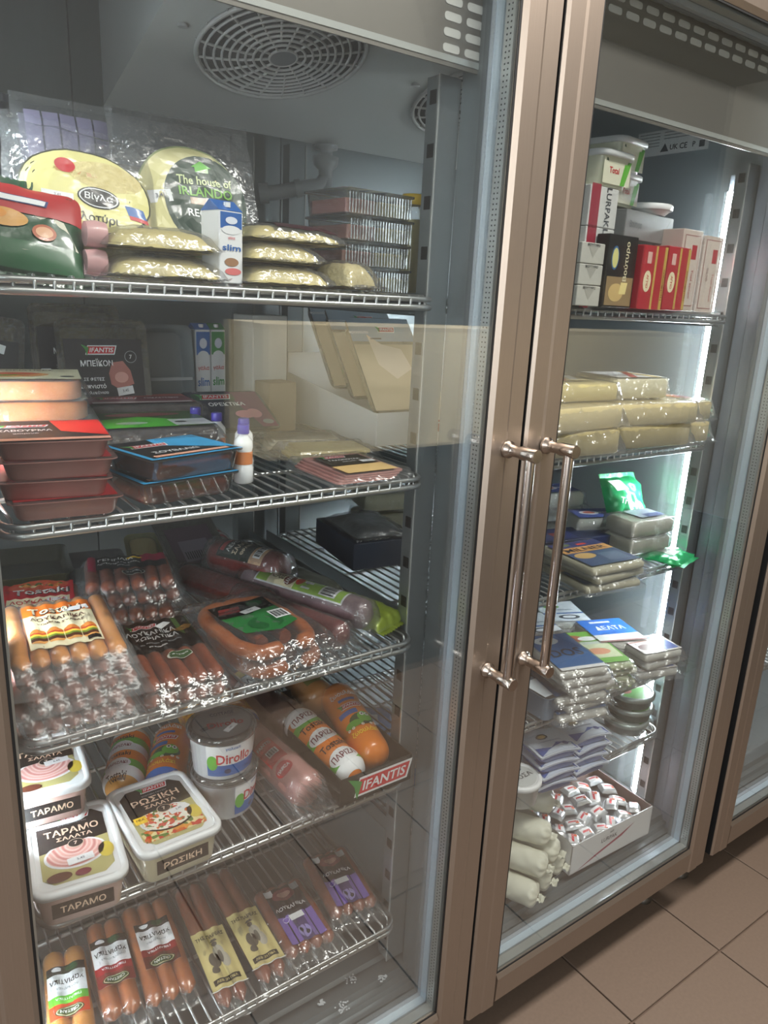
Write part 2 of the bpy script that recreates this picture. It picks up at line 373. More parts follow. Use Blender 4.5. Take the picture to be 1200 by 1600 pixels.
def fridge(label, ox, full=True):
    root = thing('display_fridge', label, 'fridge', ox, 0, 0)
    # shell
    m = M(); m.box(-W, -W + .042, .062, .80, ZB, 2.05, SIDE); m.build('side_panel', root)
    m = M(); m.box(W - .042, W, .062, .80, ZB, 2.05, SIDE); m.build('side_panel', root)
    xs = [-.69, -.39, 0, .39, .69]
    for a, b in zip(xs, xs[1:]):
        M().box(a + .0012, b - .0012, .722, .735, .25, 1.86, STEEL_IN).build('back_panel', root)
    M().box(-.69, .69, .736, .79, .2, 1.9, DARK).build('back_insulation', root)
    # floor pan with stepped threshold
    m = M(); pr = [(.06, .205), (.06, .222), (.072, .222), (.074, .232), (.086, .232), (.089, .245), (.118, .245), (.124, .250), (.72, .250), (.72, .205)]
    m.loft([[(x, a, b) for a, b in pr] for x in (-.69, .69)], STEEL_IN, smooth=False); m.build('floor_pan', root)
    M().box(-W, W, .062, .80, ZB, .204, STEEL).build('base', root)
    M().box(-W, W, .062, .80, 1.90, 2.05, STEEL).build('top_box', root)
    M().box(-W, W, .0, .06, 1.935, 2.05, STEEL).build('fascia', root)
    M().box(-.69, .69, .10, .72, 1.862, 1.898, STEEL_IN).build('interior_ceiling', root)
    # mullion and jambs
    M().box(-.073, .073, .060, .098, .205, 1.9, STEEL_IN).build('mullion', root)
    for s_ in (-1, 1): M().box(min(s_ * .6925, s_ * .6932), max(s_ * .6925, s_ * .6932), .10, .735, .205, 1.9, STEEL_IN).build('side_liner', root)
    for s_ in (-1, 1):
        m = M(); a = [(s_ * .693, .06), (s_ * .672, .06), (s_ * .672, .072), (s_ * .680, .076), (s_ * .680, .092), (s_ * .686, .096), (s_ * .686, .118), (s_ * .693, .122)]
        m.loft([[(x, y, z) for x, y in a] for z in (.205, 1.9)], mat('jamb_plastic', (138, 146, 158), .4, .35), smooth=False); m.build('jamb', root)
    for s_ in (-1, 1):
        post(root, s_ * .090, .100, s_)
        post(root, s_ * .672, .123, -s_); post(root, s_ * .672, .655, -s_)
    post(root, -.110, .655, 1); post(root, .0, .655, 1)
    for s_ in (-1, 1): led_strip(root, s_ * .668, power=(90 if s_ < 0 else 230))
    # duct panel behind the glass with vent slots
    dp = M().box(-.672, .672, .070, .0725, 1.645, 1.90, mat('duct_panel', (138, 134, 128), .38, .6)).build('duct_panel', root)
    M().box(-.672, .672, .0690, .0735, 1.650, 1.657, mat('duct_lip', (205, 208, 205), .3, .6)).build('duct_lip', dp)
    vm = mat('vent_slot_lit', (206, 206, 202), .5)  # light grey plates: light seen through the slots, put into the colour
    v0 = M().rr([(.029, .009, .004, 0), (.029, .009, .004, .0006)], vm, n=3).build('vent_slot', dp); k = 0
    v0.rotation_euler = (PI / 2, 0, 0)
    for r in range(3):
        for i in range(34):
            x = -.64 + i * .0385 + (.004 if r % 2 else 0)
            o = v0 if k == 0 else v0.copy()
            if k: COL.objects.link(o)
            k += 1; o.location = (x, .0699, 1.770 + r * .0165)
    for sx in (-.118, .628):
        for r in range(6):
            for c in range(2):
                o = v0.copy(); COL.objects.link(o); o.location = (sx + c * .034, .0699, 1.664 + r * .0165); o.scale = (.9, 1, 1)
    # evaporator housing with two fan grilles on its sloping underside
    zf = lambda y: 1.641 + .28 * (.60 - y)
    m = M(); m.loft([[(x, .074, zf(.074)), (x, .60, zf(.60)), (x, .60, 1.86), (x, .074, 1.86)] for x in (-.375, .375)], HOUS, smooth=False)
    hs = m.build('evaporator_housing', root)
    th = math.atan(.28)
    for cx in (-.188, .200):
        fg = M(); cy = .365
        def T(x, y, z, cx=cx, cy=cy):  # disc frame on the slope, z towards the camera (down)
            ca, sa = math.cos(th), math.sin(th); n = Vector((0, -sa, -ca)); t = Vector((0, ca, -sa))
            return Vector((cx, cy, zf(cy))) + Vector((1, 0, 0)) * x + t * y + n * z
        dk = M(); ring = [T(.118 * math.cos(2 * PI * i / 40), .118 * math.sin(2 * PI * i / 40), .0008) for i in range(40)]
        dk.add(ring, [tuple(range(40))], mat('fan_well', (10, 11, 12), .7)); dk.build('fan_opening', hs)
        bl = M()
        for i in range(5):
            a = 2 * PI * i / 5
            bl.add([T(.02 * math.cos(a), .02 * math.sin(a), .0015), T(.105 * math.cos(a - .25), .105 * math.sin(a - .25), .0025), T(.105 * math.cos(a + .35), .105 * math.sin(a + .35), .0015), T(.02 * math.cos(a + .5), .02 * math.sin(a + .5), .0012)], [(0, 1, 2, 3)], mat('fan_blade', (40, 42, 44), .5))
        bl.build('fan_blades', hs)
        for r in (.020, .032, .043, .054, .065, .076, .087, .098, .111, .122):
            fg.tube([T(r * math.cos(2 * PI * i / 48), r * math.sin(2 * PI * i / 48), .010 - .006 * (r / .122) ** 3) for i in range(49)], .0020 if r < .12 else .0035, GRILLE, 6, caps=False)
        for i in range(20):
            a = 2 * PI * i / 20 + .07; r0 = .02 if i % 2 == 0 else .043
            fg.tube([T(r * math.cos(a + (r - .02) * 1.0), r * math.sin(a + (r - .02) * 1.0), .0095 - .006 * (r / .122) ** 3) for r in (r0, .05, .08, .105, .126)], .0018, GRILLE, 6)
        for q in range(3): fg.tube([T(.012 + q * .004, 0, .009), T(.012 + q * .004, .001, .009)], .001, GRILLE, 4)
        fg.add([T(.019 * math.cos(2 * PI * i / 20), .019 * math.sin(2 * PI * i / 20), .011) for i in range(20)], [tuple(range(20))], mat('hub_grey', (112, 114, 116), .5))
        fg.build('fan_grille', hs)
        sc_ = M(); sc_.lathe([(.007, 0), (.007, .003), (.004, .005)], GRILLE, 10, 'z', (cx - .15, .36, zf(.36) - .005)); sc_.build('housing_screw', hs)
    # drain trap
    if full:
        d = M(); g = mat('drain_grey', (136, 138, 140), .5)
        d.lathe([(.022, 1.640), (.022, 1.634), (.012, 1.632), (.012, 1.622), (.024, 1.620), (.022, 1.606), (.013, 1.598), (.013, 1.568), (.015, 1.566), (.015, 1.556), (.004, 1.552)], g, 20, 'z', (.025, .592, 0))
        d.tube([(.025, .592, 1.585), (.012, .592, 1.570), (-.012, .6, 1.565), (-.06, .63, 1.552), (-.075, .64, 1.55)], .013, g, 12)
        d.tube([(-.02, .606, 1.563), (-.028, .61, 1.561)], .016, g, 12); d.tube([(-.070, .637, 1.551), (-.085, .645, 1.549)], .018, g, 12)
        d.build('drain_trap', root)
    door(root, -W + .0, -.003, -1); door(root, .003, W - .0, 1)
    M().box(-.0029, .0029, .02, .059, ZB, ZT, BLACK).build('centre_seal', root)
    fm = M()
    for x in (-W + .06, W - .06):
        for y in (.10, .74): fm.lathe([(.022, 0), (.022, .012), (.010, .016), (.010, ZB)], mat('foot_steel', (120, 116, 110), .35, .9), 14, 'z', (x, y, 0))
    fm.build('feet', root)
    return root
fr = fridge('large two door steel display fridge filled with packaged deli goods', 0)
fr2 = fridge('second steel fridge at the right edge past the dark gap', W + .7684, full=False)

def shelf(label, x0, x1, z, y0=.072, y1=.648, group='wire shelves'):
    root = thing('wire_shelf', label, 'shelf', 0, 0, z, group=group)
    f = M(); r = .026
    loop = []
    for cx, cy, a0 in ((x1 - r, y1 - r, 0), (x0 + r, y1 - r, 90), (x0 + r, y0 + r, 180), (x1 - r, y0 + r, 270)):
        for t in range(6): a = math.radians(a0 + t * 18); loop.append((cx + r * math.cos(a), cy + r * math.sin(a), -.006))
    loop.append(loop[0]); f.tube(loop, .0034, CHROME, 8)
    f.tube([(a, b, -.0165) for a, b, _ in loop], .0040, CHROME, 8)
    f.build('rim', root)
    c = M()
    for y in (y0 + .12, (y0 + y1) / 2, y1 - .12): c.tube([(x0 + .002, y, -.0075), (x1 - .002, y, -.0075)], .003, CHROME, 8)
    c.build('cross_rods', root)
    wv = M(); n = int((x1 - x0 - .02) / .0178); 
    for i in range(n + 1):
        x = x0 + .010 + (x1 - x0 - .02) * i / n; dy = .016 if i in (0, n) else .004 if i in (1, n - 1) else 0
        wv.tube([(x, y0 + dy - .0012, -.018), (x, y0 + dy - .0022, -.007), (x, y0 + dy + .002, -.0022), (x, y1 - dy - .002, -.0022), (x, y1 - dy, -.010)], .0019, CHROME, 6)
    wv.build('wires', root, kind='stuff')
    b = M()
    for x, s_ in ((x0 - .010, 1), (x1 + .010, -1)):
        b.box(min(x, x + s_ * .002), max(x, x + s_ * .002), .13, .66, -.026, .002, STEEL_IN); b.box(min(x, x + s_ * .014), max(x, x + s_ * .014), .13, .66, -.026, -.0245, STEEL_IN)
    b.build('support_rail', root)
    return root
ZL = [1.380, 1.139, .890, .654, .370]; ZR = [1.376, 1.132, .884, .634, .478]
nm = ['top', 'second', 'third', 'fourth', 'bottom']
for i, z in enumerate(ZL): shelf('%s chrome wire shelf behind the left glass door' % nm[i], -.648, -.110, z, y0=.075, y1=.62)
for i, z in enumerate(ZR): shelf('%s chrome wire shelf behind the right glass door' % nm[i], -.050, .640, z, y0=.104, y1=.64)
#PRODUCTS
# ================================================================== PRODUCT BUILDERS
MEAT = ramp_mat('sausage_tan', 'noise', [(168, 82, 30), (206, 114, 46)], 40, .32, .5)
MEATG = ramp_mat('sausage_gold', 'noise', [(206, 124, 40), (238, 164, 70)], 30, .3, .5)
MEATR = ramp_mat('sausage_brown', 'noise', [(122, 50, 24), (164, 78, 38)], 60, .32, .5)
HAM = ramp_mat('ham_pink', 'noise', [(196, 128, 122), (226, 168, 158)], 25, .4, .4)
SALAMI = ramp_mat('salami_dark', 'noise', [(84, 30, 32), (142, 66, 62)], 120, .38, .4)
PURP = ramp_mat('salami_casing_mauve', 'noise', [(112, 88, 96), (150, 124, 128)], 90, .35, .4)
GRATED = ramp_mat('grated_cheese', 'noise', [(196, 176, 112), (240, 226, 176)], 160, .6, 0, bump=1.0)
CHEESE = mat('cheese_pale', (226, 208, 140), .42, grain=.06, gscale=20, coat=.2)
CHEESEW = mat('cheese_white', (232, 234, 226), .4, grain=.04, gscale=20, coat=.2)
BACON = ramp_mat('bacon_slices', 'noise', [(150, 84, 84), (206, 150, 142), (226, 196, 186)], 22, .4, .4, stretch=(4, 1, 1))
TARAMO = ramp_mat('taramo_swirl', 'wave', [(204, 132, 128), (240, 206, 200), (222, 166, 160)], 26, .4, .2)
SALADPIC = ramp_mat('salad_picture', 'voronoi', [(236, 232, 216), (240, 236, 226), (216, 108, 40), (238, 230, 210), (92, 120, 54), (196, 60, 36)], 240, .4, .2, const=1)
VEGPIC = ramp_mat('vegetable_picture', 'voronoi', [(210, 98, 34), (226, 150, 60), (196, 52, 36), (86, 120, 44), (232, 214, 160)], 160, .4, .2, const=1)

def cap(m, L, r, mt, c=(0, 0, 0), n=16, bend=0.0, ends=1.0, tw=0.0):
    """one sausage along y"""
    path = []; rad = []
    K = 16
    for i in range(K + 1):
        t = i / K; y = -L / 2 + L * t; e = min(t, 1 - t) * L / (r * 1.1 * ends)
        rad.append(r * (math.sqrt(max(0.0, 1 - (1 - min(1, e)) ** 2)) * .98 + .02) * (1 + .03 * nz(y * 40, c[0] * 30)))
        path.append((c[0] + bend * math.sin(t * PI) + tw * nz(y * 20, c[0] * 50), c[1] + y, c[2]))
    m.tube(path, lambda t: rad[int(round(t * K))], mt, n)

def film_over(root, w_, d_, h_, mt=None, skirt=.012, nu=34, nv=34, seed=0, rag=.003, wr=.0018, name='film', flat=.001):
    """wrap following the height function h_(u, v), falling to a sealed skirt"""
    hw, hd = w_ / 2 + skirt, d_ / 2 + skirt
    def fn(u, v):
        x, y = u * hw, v * hd
        ex = 1 + rag / hw * nz(y * 45, seed, 3) ; ey = 1 + rag / hd * nz(x * 45, seed, 7)
        x2, y2 = x * ex, y * ey
        dx = max(0, abs(x) - w_ / 2) / skirt; dy = max(0, abs(y) - d_ / 2) / skirt
        k = max(0.0, 1 - max(dx, dy) * 1.6); k = k * k * (3 - 2 * k)
        z = flat + (h_(max(-w_ / 2, min(w_ / 2, x)), max(-d_ / 2, min(d_ / 2, y))) + .0012) * k
        z += wr * (nz(x * 90, y * 60, seed) + .6 * nz(x * 200, y * 160, seed + 5)) * (.6 if k > .9 else 1.3)
        return (x2, y2, max(.0006, z))
    return M().grid(fn, -1, 1, -1, 1, nu, nv, mt or FILM).build(name, root)

def bumps(n, r, w_, lo=1.6):
    sp = (w_ - 2 * r) / max(1, n - 1)
    def h(u, v=0):
        best = .0
        for i in range(n):
            c = -w_ / 2 + r + sp * i; q = r * r - (u - c) ** 2
            if q > 0: best = max(best, r + math.sqrt(q))
        return max(best, r * lo)
    return h
def sausages(name, label, pos, rz, n=5, r=.010, L=.16, w_=None, mt=MEAT, lab=None, group=None, film_m=None, bend=0, skirt=.011, seed=0, rx=0, ry=0, lab_area=None, cat='sausages', wr=.0018):
    root = thing(name, label, cat, *pos, rz=rz, rx=rx, ry=ry, group=group)
    w_ = w_ or n * 2 * r * .97
    for i in range(n):
        m = M(); cap(m, L * (1 - .03 * abs(nz(i, seed))), r, mt, (-w_ / 2 + r + (w_ - 2 * r) / max(1, n - 1) * i, 0, r + .001), bend=bend, tw=.0015)
        m.build('sausage', root)
    h = bumps(n, r, w_); hl_ = bumps(n, r, w_, 1.78)
    def hh(u, v):
        e = max(0.0, 1 - (L / 2 - abs(v)) / (r * 1.2)); return h(u) * (1 - .45 * e * e)
    film_over(root, w_, L + .004, hh, film_m or FILM, skirt, seed=seed, wr=wr)
    if lab:
        l = Lay(lambda u, v, o: (u, v, hl_(u) + .0022 + o), seg=.0035); lab(l); l.build('label', root)
    return root

def tray(name, label, pos, rz, w_=.12, d_=.16, h=.025, mt=None, content=None, lab=None, group=None, rx=0, ry=0, cat='food tray', r=.014, rim=.006, topf=True, fill=.8):
    root = thing(name, label, cat, *pos, rz=rz, rx=rx, ry=ry, group=group)
    mt = mt or CLEARP; m = M()
    m.rr([(w_ - .022, d_ - .022, r * .7, 0), (w_ - .016, d_ - .016, r, .003), (w_ - .008, d_ - .008, r, h - .002), (w_, d_, r, h - .0012), (w_, d_, r, h)], mt, cap1=False)
    m.build('tray', root)
    if content:
        c = M(); c.rr([(w_ - .026, d_ - .026, r * .7, .0015), (w_ - .016, d_ - .016, r, h * fill), (w_ - .022, d_ - .022, r, h * fill + .001)], content); c.build('contents', root)
    if topf: M().rr([(w_, d_, r, h + .0002)], LIDF, cap0=False).build('lid_film', root)
    if lab: l = Lay(lambda u, v, o: (u, v, h + .0006 + o)); lab(l); l.build('label', root)
    return root

def tub(name, label, pos, rz, w_, d_, h, mt, lab, group=None, side=None):
    root = thing(name, label, 'food tub', *pos, rz=rz, group=group); m = M()
    m.rr([(w_ - .022, d_ - .022, .012, 0), (w_ - .020, d_ - .020, .014, .001), (w_ - .010, d_ - .010, .016, h - .006)], mt, cap1=False); m.build('tub_body', root)
    m = M(); m.rr([(w_ - .004, d_ - .004, .018, h - .009), (w_, d_, .018, h - .009), (w_, d_, .018, h - .002), (w_ - .004, d_ - .004, .017, h), (w_ - .014, d_ - .014, .012, h), (w_ - .017, d_ - .017, .012, h - .0025)], WHITE); m.build('lid', root)
    l = Lay(lambda u, v, o: (u, v, h - .0024 + o)); lab(l); l.build('label', root)
    if side:
        l = Lay(lambda u, v, o: (u, -(d_ / 2 - .0075) - o - .0008, v)); side(l); l.build('side_label', root)
    return root

def cup(name, label, pos, rz, r0, r1, h, body, lidm, topl=None, sidel=None, cat='tub', group=None, lid_clear=False, lh=.010):
    root = thing(name, label, cat, *pos, rz=rz, group=group)
    m = M(); m.lathe([(r0 - .002, 0), (r0, .002), (r1 - .001, h - lh), (r1 + .001, h - lh)], body, 32, cap1=not lid_clear); m.build('cup_body', root)
    m = M(); m.lathe([(r1 + .002, h - lh), (r1 + .003, h - lh + .001), (r1 + .003, h - .002), (r1 + .001, h), (r1 - .004, h), (r1 - .006, h - .002)], lidm, 32); m.build('lid', root)
    if topl: l = Lay(lambda u, v, o: (u, v, h - .0018 + o)); topl(l); l.build('top_print', root)
    if sidel:
        def pos_(u, v, o): rr_ = r0 + (r1 - r0) * v / (h - lh) + o + .0006; a = u / r1; return (rr_ * math.sin(a), -rr_ * math.cos(a), v)
        l = Lay(pos_, seg=.005); sidel(l); l.build('side_print', root)
    return root

def roll(name, label, pos, rz, r, L, mt, bands=None, lab=None, rx=0, ry=0, group=None, cat='sausage roll', clip=None, endr=.45, filmed=False, face=0, seed=0):
    """plump cylinder along y, its far end at +y; label angle 0 = top"""
    root = thing(name, label, cat, *pos, rz=rz, rx=rx, ry=ry, group=group)
    def R_(y):
        e = (L / 2 - abs(y)) / (r * .8); return r * (endr + (1 - endr) * math.sqrt(max(0, 1 - (1 - min(1, e)) ** 2)))
    K = 26
    m = M(); m.lathe([(.001, -L / 2 - .002)] + [(R_(-L / 2 + L * i / K), -L / 2 + L * i / K) for i in range(K + 1)] + [(.001, L / 2 + .002)], mt, 28, 'y', (0, 0, r)); m.build('casing', root)
    fa = math.radians(face)
    def pos_(u, v, o): a = u / r + fa; q = R_(v) + o + .0007; return (q * math.sin(a), v, r + q * math.cos(a))
    if bands:
        l = Lay(pos_, seg=.005)
        for (v0, v1, mm) in bands: l.rect(-PI * r * .98, v0, PI * r * .98, v1, mm, 0)
        l.build('printed_bands', root)
    if lab: l = Lay(pos_, seg=.005); l.n = 2; lab(l); l.build('label', root)
    if clip:
        m = M()
        for s_ in (-1, 1):
            m.lathe([(r * endr * .9, s_ * (L / 2)), (.004, s_ * (L / 2 + .006)), (.003, s_ * (L / 2 + .008)), (.009, s_ * (L / 2 + .018))], clip, 12, 'y', (0, 0, r), cap0=False)
        m.build('crimped_ends', root)
    if filmed:
        def h(u, v): return r + math.sqrt(max(0, r * r - u * u)) if abs(u) < r else 0
        film_over(root, 2 * r, L, h, FILM_C, .016, 26, 44, seed=seed, wr=.003)
    return root

def carton(name, label, pos, rz, w_, d_, h, mt, front=None, side=None, top=None, rx=0, ry=0, group=None, cat='box', r=.0015, left=None):
    root = thing(name, label, cat, *pos, rz=rz, rx=rx, ry=ry, group=group)
    M().rr([(w_ - .002, d_ - .002, r, 0), (w_, d_, r, .001), (w_, d_, r, h - .001), (w_ - .002, d_ - .002, r, h)], mt, n=2, smooth=False).build('carton_body', root)
    for nm_, fn, ps in (('front_print', front, lambda u, v, o: (u, -d_ / 2 - o, h / 2 + v)), ('side_print', side, lambda u, v, o: (w_ / 2 + o, u, h / 2 + v)), ('end_print', left, lambda u, v, o: (-w_ / 2 - o, -u, h / 2 + v)), ('top_print', top, lambda u, v, o: (u, v, h + o))):
        if fn: l = Lay(ps); fn(l); l.build(nm_, root)
    return root

def bag(name, label, pos, rz, w_, d_, t, mt, lab=None, contents=None, rx=0, ry=0, group=None, cat='food bag', seed=0, seal=True, clear=False, cw=None, wr=.002, nu=30, nv=30, cell=None):
    """pillow bag lying flat, bulging by t; mt is its foil or film"""
    root = thing(name, label, cat, *pos, rz=rz, rx=rx, ry=ry, group=group)
    def bul(u, v): return t * max(0, (1 - (2 * u / w_) ** 4)) ** .6 * max(0, (1 - (2 * v / d_) ** 4)) ** .6
    def top(u, v): return (u * (1 + .02 * nz(v * 30, seed)), v, .001 + t * .12 + bul(u, v) * .9 + wr * nz(u * 60, v * 60, seed) * (1.5 if abs(v) > d_ * .42 or abs(u) > w_ * .42 else .6))
    def bot(u, v): return (u * (1 + .02 * nz(v * 30, seed)), v, max(0, .0005 + t * .12 - bul(u, v) * .12))
    m = M(); m.grid(top, -w_ / 2, w_ / 2, -d_ / 2, d_ / 2, nu, nv, mt); m.grid(bot, -w_ / 2, w_ / 2, -d_ / 2, d_ / 2, 10, 10, mt)
    if seal:
        for s_ in (-1, 1): m.grid(lambda u, v: (u, s_ * (d_ / 2 + v), .001 + t * .12 + .0015 * math.sin(u * 900) * (v > 0) + .003 * nz(u * 30, s_, seed)), -w_ / 2, w_ / 2, 0, .009, 36, 2, mt)
    m.build('wrapper', root)
    if contents and cell:
        cu, cv, ru, rv = cell; c = M(); c.grid(lambda a, q_: (cu + ru * q_ * math.cos(a), cv + rv * q_ * math.sin(a), .0012 + t * .1 + bul(cu + ru * q_ * math.cos(a), cv + rv * q_ * math.sin(a)) * .8 * (1 - .3 * q_ ** 6) + .0012 * nz(a * 9, q_ * 9, seed)), 0, 2 * PI, 0, 1, 40, 10, contents); c.build('contents', root)
    elif contents:
        q = .86; c = M(); c.grid(lambda u, v: (u, v, .0012 + t * .1 + bul(u / q, v / q) * .8 + .0015 * nz(u * 120, v * 120, seed)), -w_ * q / 2, w_ * q / 2, -d_ * q / 2, d_ * q / 2, 26, 26, contents)
        c.grid(lambda u, v: (u, v, .0008), -w_ * q / 2, w_ * q / 2, -d_ * q / 2, d_ * q / 2, 4, 4, contents); c.build('contents', root)
    if lab: l = Lay(lambda u, v, o: (lambda p: (p[0], p[1], p[2] + .0008 + o))(top(u, v)), seg=.006); lab(l); l.build('label', root)
    return root

def block(name, label, pos, rz, w_, d_, h, mt, lab=None, group=None, rx=0, ry=0, cat='cheese', r=.006, fm=None, skirt=.010, seed=0, wr=.0022, rnd=None):
    """vacuum-packed block"""
    root = thing(name, label, cat, *pos, rz=rz, rx=rx, ry=ry, group=group)
    q = rnd or .003
    M().rr([(w_ - 2 * q, d_ - 2 * q, r, .0005), (w_, d_, r, q), (w_, d_, r, h - q), (w_ - 2 * q, d_ - 2 * q, r, h)], mt, n=4).build('contents', root)
    film_over(root, w_ + .002, d_ + .002, lambda u, v: h, fm or FILM_C, skirt, 24, 24, seed=seed, wr=wr)
    if lab: l = Lay(lambda u, v, o: (u, v, h + .003 + o)); lab(l); l.build('label', root)
    return root
def slices(name, label, pos, rz, w_, d_, n, t, mt, lab=None, group=None, rx=0, ry=0, cat='sliced cheese', fm=None, seed=0, step=(.004, 0), skirt=.010):
    """fanned slices under film"""
    root = thing(name, label, cat, *pos, rz=rz, rx=rx, ry=ry, group=group); rnd = random.Random(seed)
    for i in range(n):
        M().rr([(w_ * .8, d_ * .9, .006, .0006 + i * t), (w_ * .8, d_ * .9, .006, .0006 + i * t + t * .8)], mt, n=3, c=((i - n / 2) * step[0], (i - n / 2) * step[1])).build('slice', root)
    film_over(root, w_, d_, lambda u, v: n * t, fm or FILM, skirt, 24, 24, seed=seed, wr=.0015)
    if lab: l = Lay(lambda u, v, o: (u, v, n * t + .0028 + o)); lab(l); l.build('label', root)
    return root
# ================================================================== LEFT BAY, BOTTOM SHELF
LZ = ZL; RZ = ZR
GRY = C(150, 152, 156); LIL = C(120, 96, 170); KRAFT = C(206, 190, 130, r=.6, coat=0); BLUE = C(40, 96, 170); SKY = C(60, 160, 214); NAVY = C(40, 50, 92); MAR = C(96, 26, 44)
ORG = C(226, 122, 30); GRN2 = C(96, 176, 58); LIME = C(150, 190, 60); DGRN = C(26, 72, 44); YEL = C(238, 196, 52); PNK = C(226, 150, 160); SILV = mat('foil_silver', (186, 188, 190), .3, .7, bump=.4, bscale=60)
def lab_xor(mid, dots):
    def f(l):
        w_ = .052; l.a = PI
        l.rect(-w_ / 2, -.045, w_ / 2, .045, WHT, 0)
        l.rect(-w_ / 2, -.045, w_ / 2, -.030, BLK, 1)
        l.ell(-.008, -.038, .009, .006, DGRN, 2); l.ell(.012, -.039, .007, .004, WHT, 2)
        l.rect(-w_ / 2, .008, w_ / 2, .022, mid, 1); l.rect(-w_ / 2, .022, w_ / 2, .045, dots, 1)
        l.text('ΧΩΡΙΑΤΙΚΑ', 0, -.016, .0085, BLK, 3, w=.046); l.text('ΛΟΥΚΑΝΙΚΑ', 0, -.004, .004, GRY, 3, w=.030)
        l.text('ΠΙΚΑΝΤΙΚΑ', 0, .014, .004, WHT, 3, w=.034)
        l.ell(0, .036, .019, .0085, DGRN, 3); l.ell(0, .036, .0175, .0070, CRM, 4); l.ell(0, .036, .0165, .006, C(60, 84, 44), 5); l.text('CRETAN', 0, .036, .005, WHT, 7, w=.024)
    return f
BURG = ramp_mat('burger_picture', 'voronoi', [(220, 140, 60), (200, 60, 40), (240, 200, 80), (110, 140, 50), (236, 224, 200), (120, 60, 36)], 120, .4, .2, const=1)
z5 = .3705
sausages('sausage_pack', 'vacuum pack of fat sausages with white and green label, leftmost on the bottom shelf', (-.603, .205, z5), -9, n=2, r=.0155, L=.175, mt=MEATG, lab=lab_xor(GRN2, C(196, 70, 40)), group='country sausage packs', seed=1)
sausages('sausage_pack', 'slim sausage pack with white and dark red label, second from left on bottom shelf', (-.535, .225, z5), -7, n=2, r=.0135, L=.185, mt=MEAT, lab=lab_xor(C(150, 24, 36), C(120, 36, 36)), group='country sausage packs', seed=2)
sausages('sausage_pack', 'red labelled sausage pack with one long sausage beside the kraft labelled sticks', (-.468, .222, z5), -6, n=3, r=.0125, L=.20, mt=MEAT, lab=lab_xor(C(130, 22, 30), C(90, 26, 26)), group='country sausage packs', seed=3)
def kraft(l):
    l.rect(-.026, -.105, .026, .010, KRAFT, 0); l.rect(-.028, -.105, .028, -.1035, WHT, 1)
    l.text('ΤΗΣ ΠΑΡΕΑΣ', 0, -.005, .007, BLK, 2, w=.044, ang=0)
    l.rect(-.020, -.096, .020, -.086, BLK, 1); l.text('ΛΕΒΕΝΤΙΚΑ', 0, -.091, .0045, KRAFT, 2, w=.032)
    sk = C(84, 78, 70, r=.6, coat=0); sk2 = C(170, 164, 150, r=.6, coat=0)
    l.ell(.002, -.022, .004, .005, sk, 2); l.ell(.003, -.040, .008, .015, sk2, 2); l.ell(-.006, -.052, .009, .014, sk, 2); l.ell(.009, -.058, .006, .014, sk2, 3); l.ell(-.010, -.070, .006, .007, sk, 2); l.ell(.004, -.048, .003, .012, sk, 4)
    l.poly([(-.004, -.018), (.008, -.018), (.006, -.013), (0, -.013)], sk, 3)
sausages('sausage_stick_pack', 'long stick sausages with pale kraft drawing label, lower left of the two', (-.395, .195, z5), -5, n=2, r=.0115, L=.255, w_=.045, mt=MEATR, lab=kraft, group='kraft labelled sausage sticks', seed=4)
sausages('sausage_stick_pack', 'long stick sausages with pale kraft drawing label, touching the lilac label packs', (-.333, .200, z5), -3, n=2, r=.0115, L=.255, w_=.045, mt=MEATR, lab=kraft, group='kraft labelled sausage sticks', seed=5)
def lilac(l):
    l.rect(-.030, -.062, .030, .058, BLK, 0); l.rect(-.030, -.062, -.010, -.004, LIL, 1); l.rect(.010, -.062, .030, -.004, LIL, 1); l.rect(-.010, -.062, .010, -.016, C(70, 56, 104), 1)
    l.rect(-.030, .044, -.016, .058, WHT, 1); l.rect(.016, .044, .030, .058, GRY, 1)
    l.ell(0, .040, .020, .013, C(110, 46, 54), 2); l.ell(0, .040, .012, .006, C(170, 130, 120), 3); l.text('ΛΟΥΚΑΝΙΚΑ', 0, .012, .0075, WHT, 2, w=.052)
    l.ell(-.018, -.012, .0055, .0055, WHT, 2, 16); l.ell(-.018, -.012, .0048, .0048, LIL, 3, 16); l.sticker(0, -.012, .024, .012, 4, 4)
    l.ell(0, -.044, .010, .013, C(150, 140, 196), 2); l.ell(-.004, -.040, .003, .005, BLK, 3); l.ell(.004, -.048, .003, .004, BLK, 3)
sausages('sausage_pack', 'lilac and black labelled sausage pack at the bottom, its twin behind it', (-.262, .160, z5 + .004), -4, n=4, r=.0115, L=.150, w_=.086, mt=MEATR, lab=lilac, film_m=FILM_C, group='lilac label sausage packs', seed=6, skirt=.016, wr=.003)
sausages('sausage_pack', 'lilac and black labelled sausage pack nearest the steel post', (-.158, .185, z5 + .004), -9, n=4, r=.0115, L=.150, w_=.086, mt=MEATR, lab=lilac, film_m=FILM_C, group='lilac label sausage packs', seed=7, skirt=.018, wr=.003)
fr_ = M()
for (x, y, s_) in ((-.215, .075, .014), (-.175, .11, .012), (-.13, .085, .010), (-.24, .10, .006)):
    for i in range(26):
        a, q = random.random() * 6.28, random.random() ** .6 * s_; fr_.box(x + q * math.cos(a) - .0012, x + q * math.cos(a) + .0012, y + q * math.sin(a) * .8 - .001, y + q * math.sin(a) * .8 + .001, .2502, .2502 + .0006 + .001 * random.random(), mat('frost', (206, 210, 214), .8))
fr_.build('frost_crumbs', kind='stuff', label='white frost crumbs scattered on the cabinet floor', cat='frost')

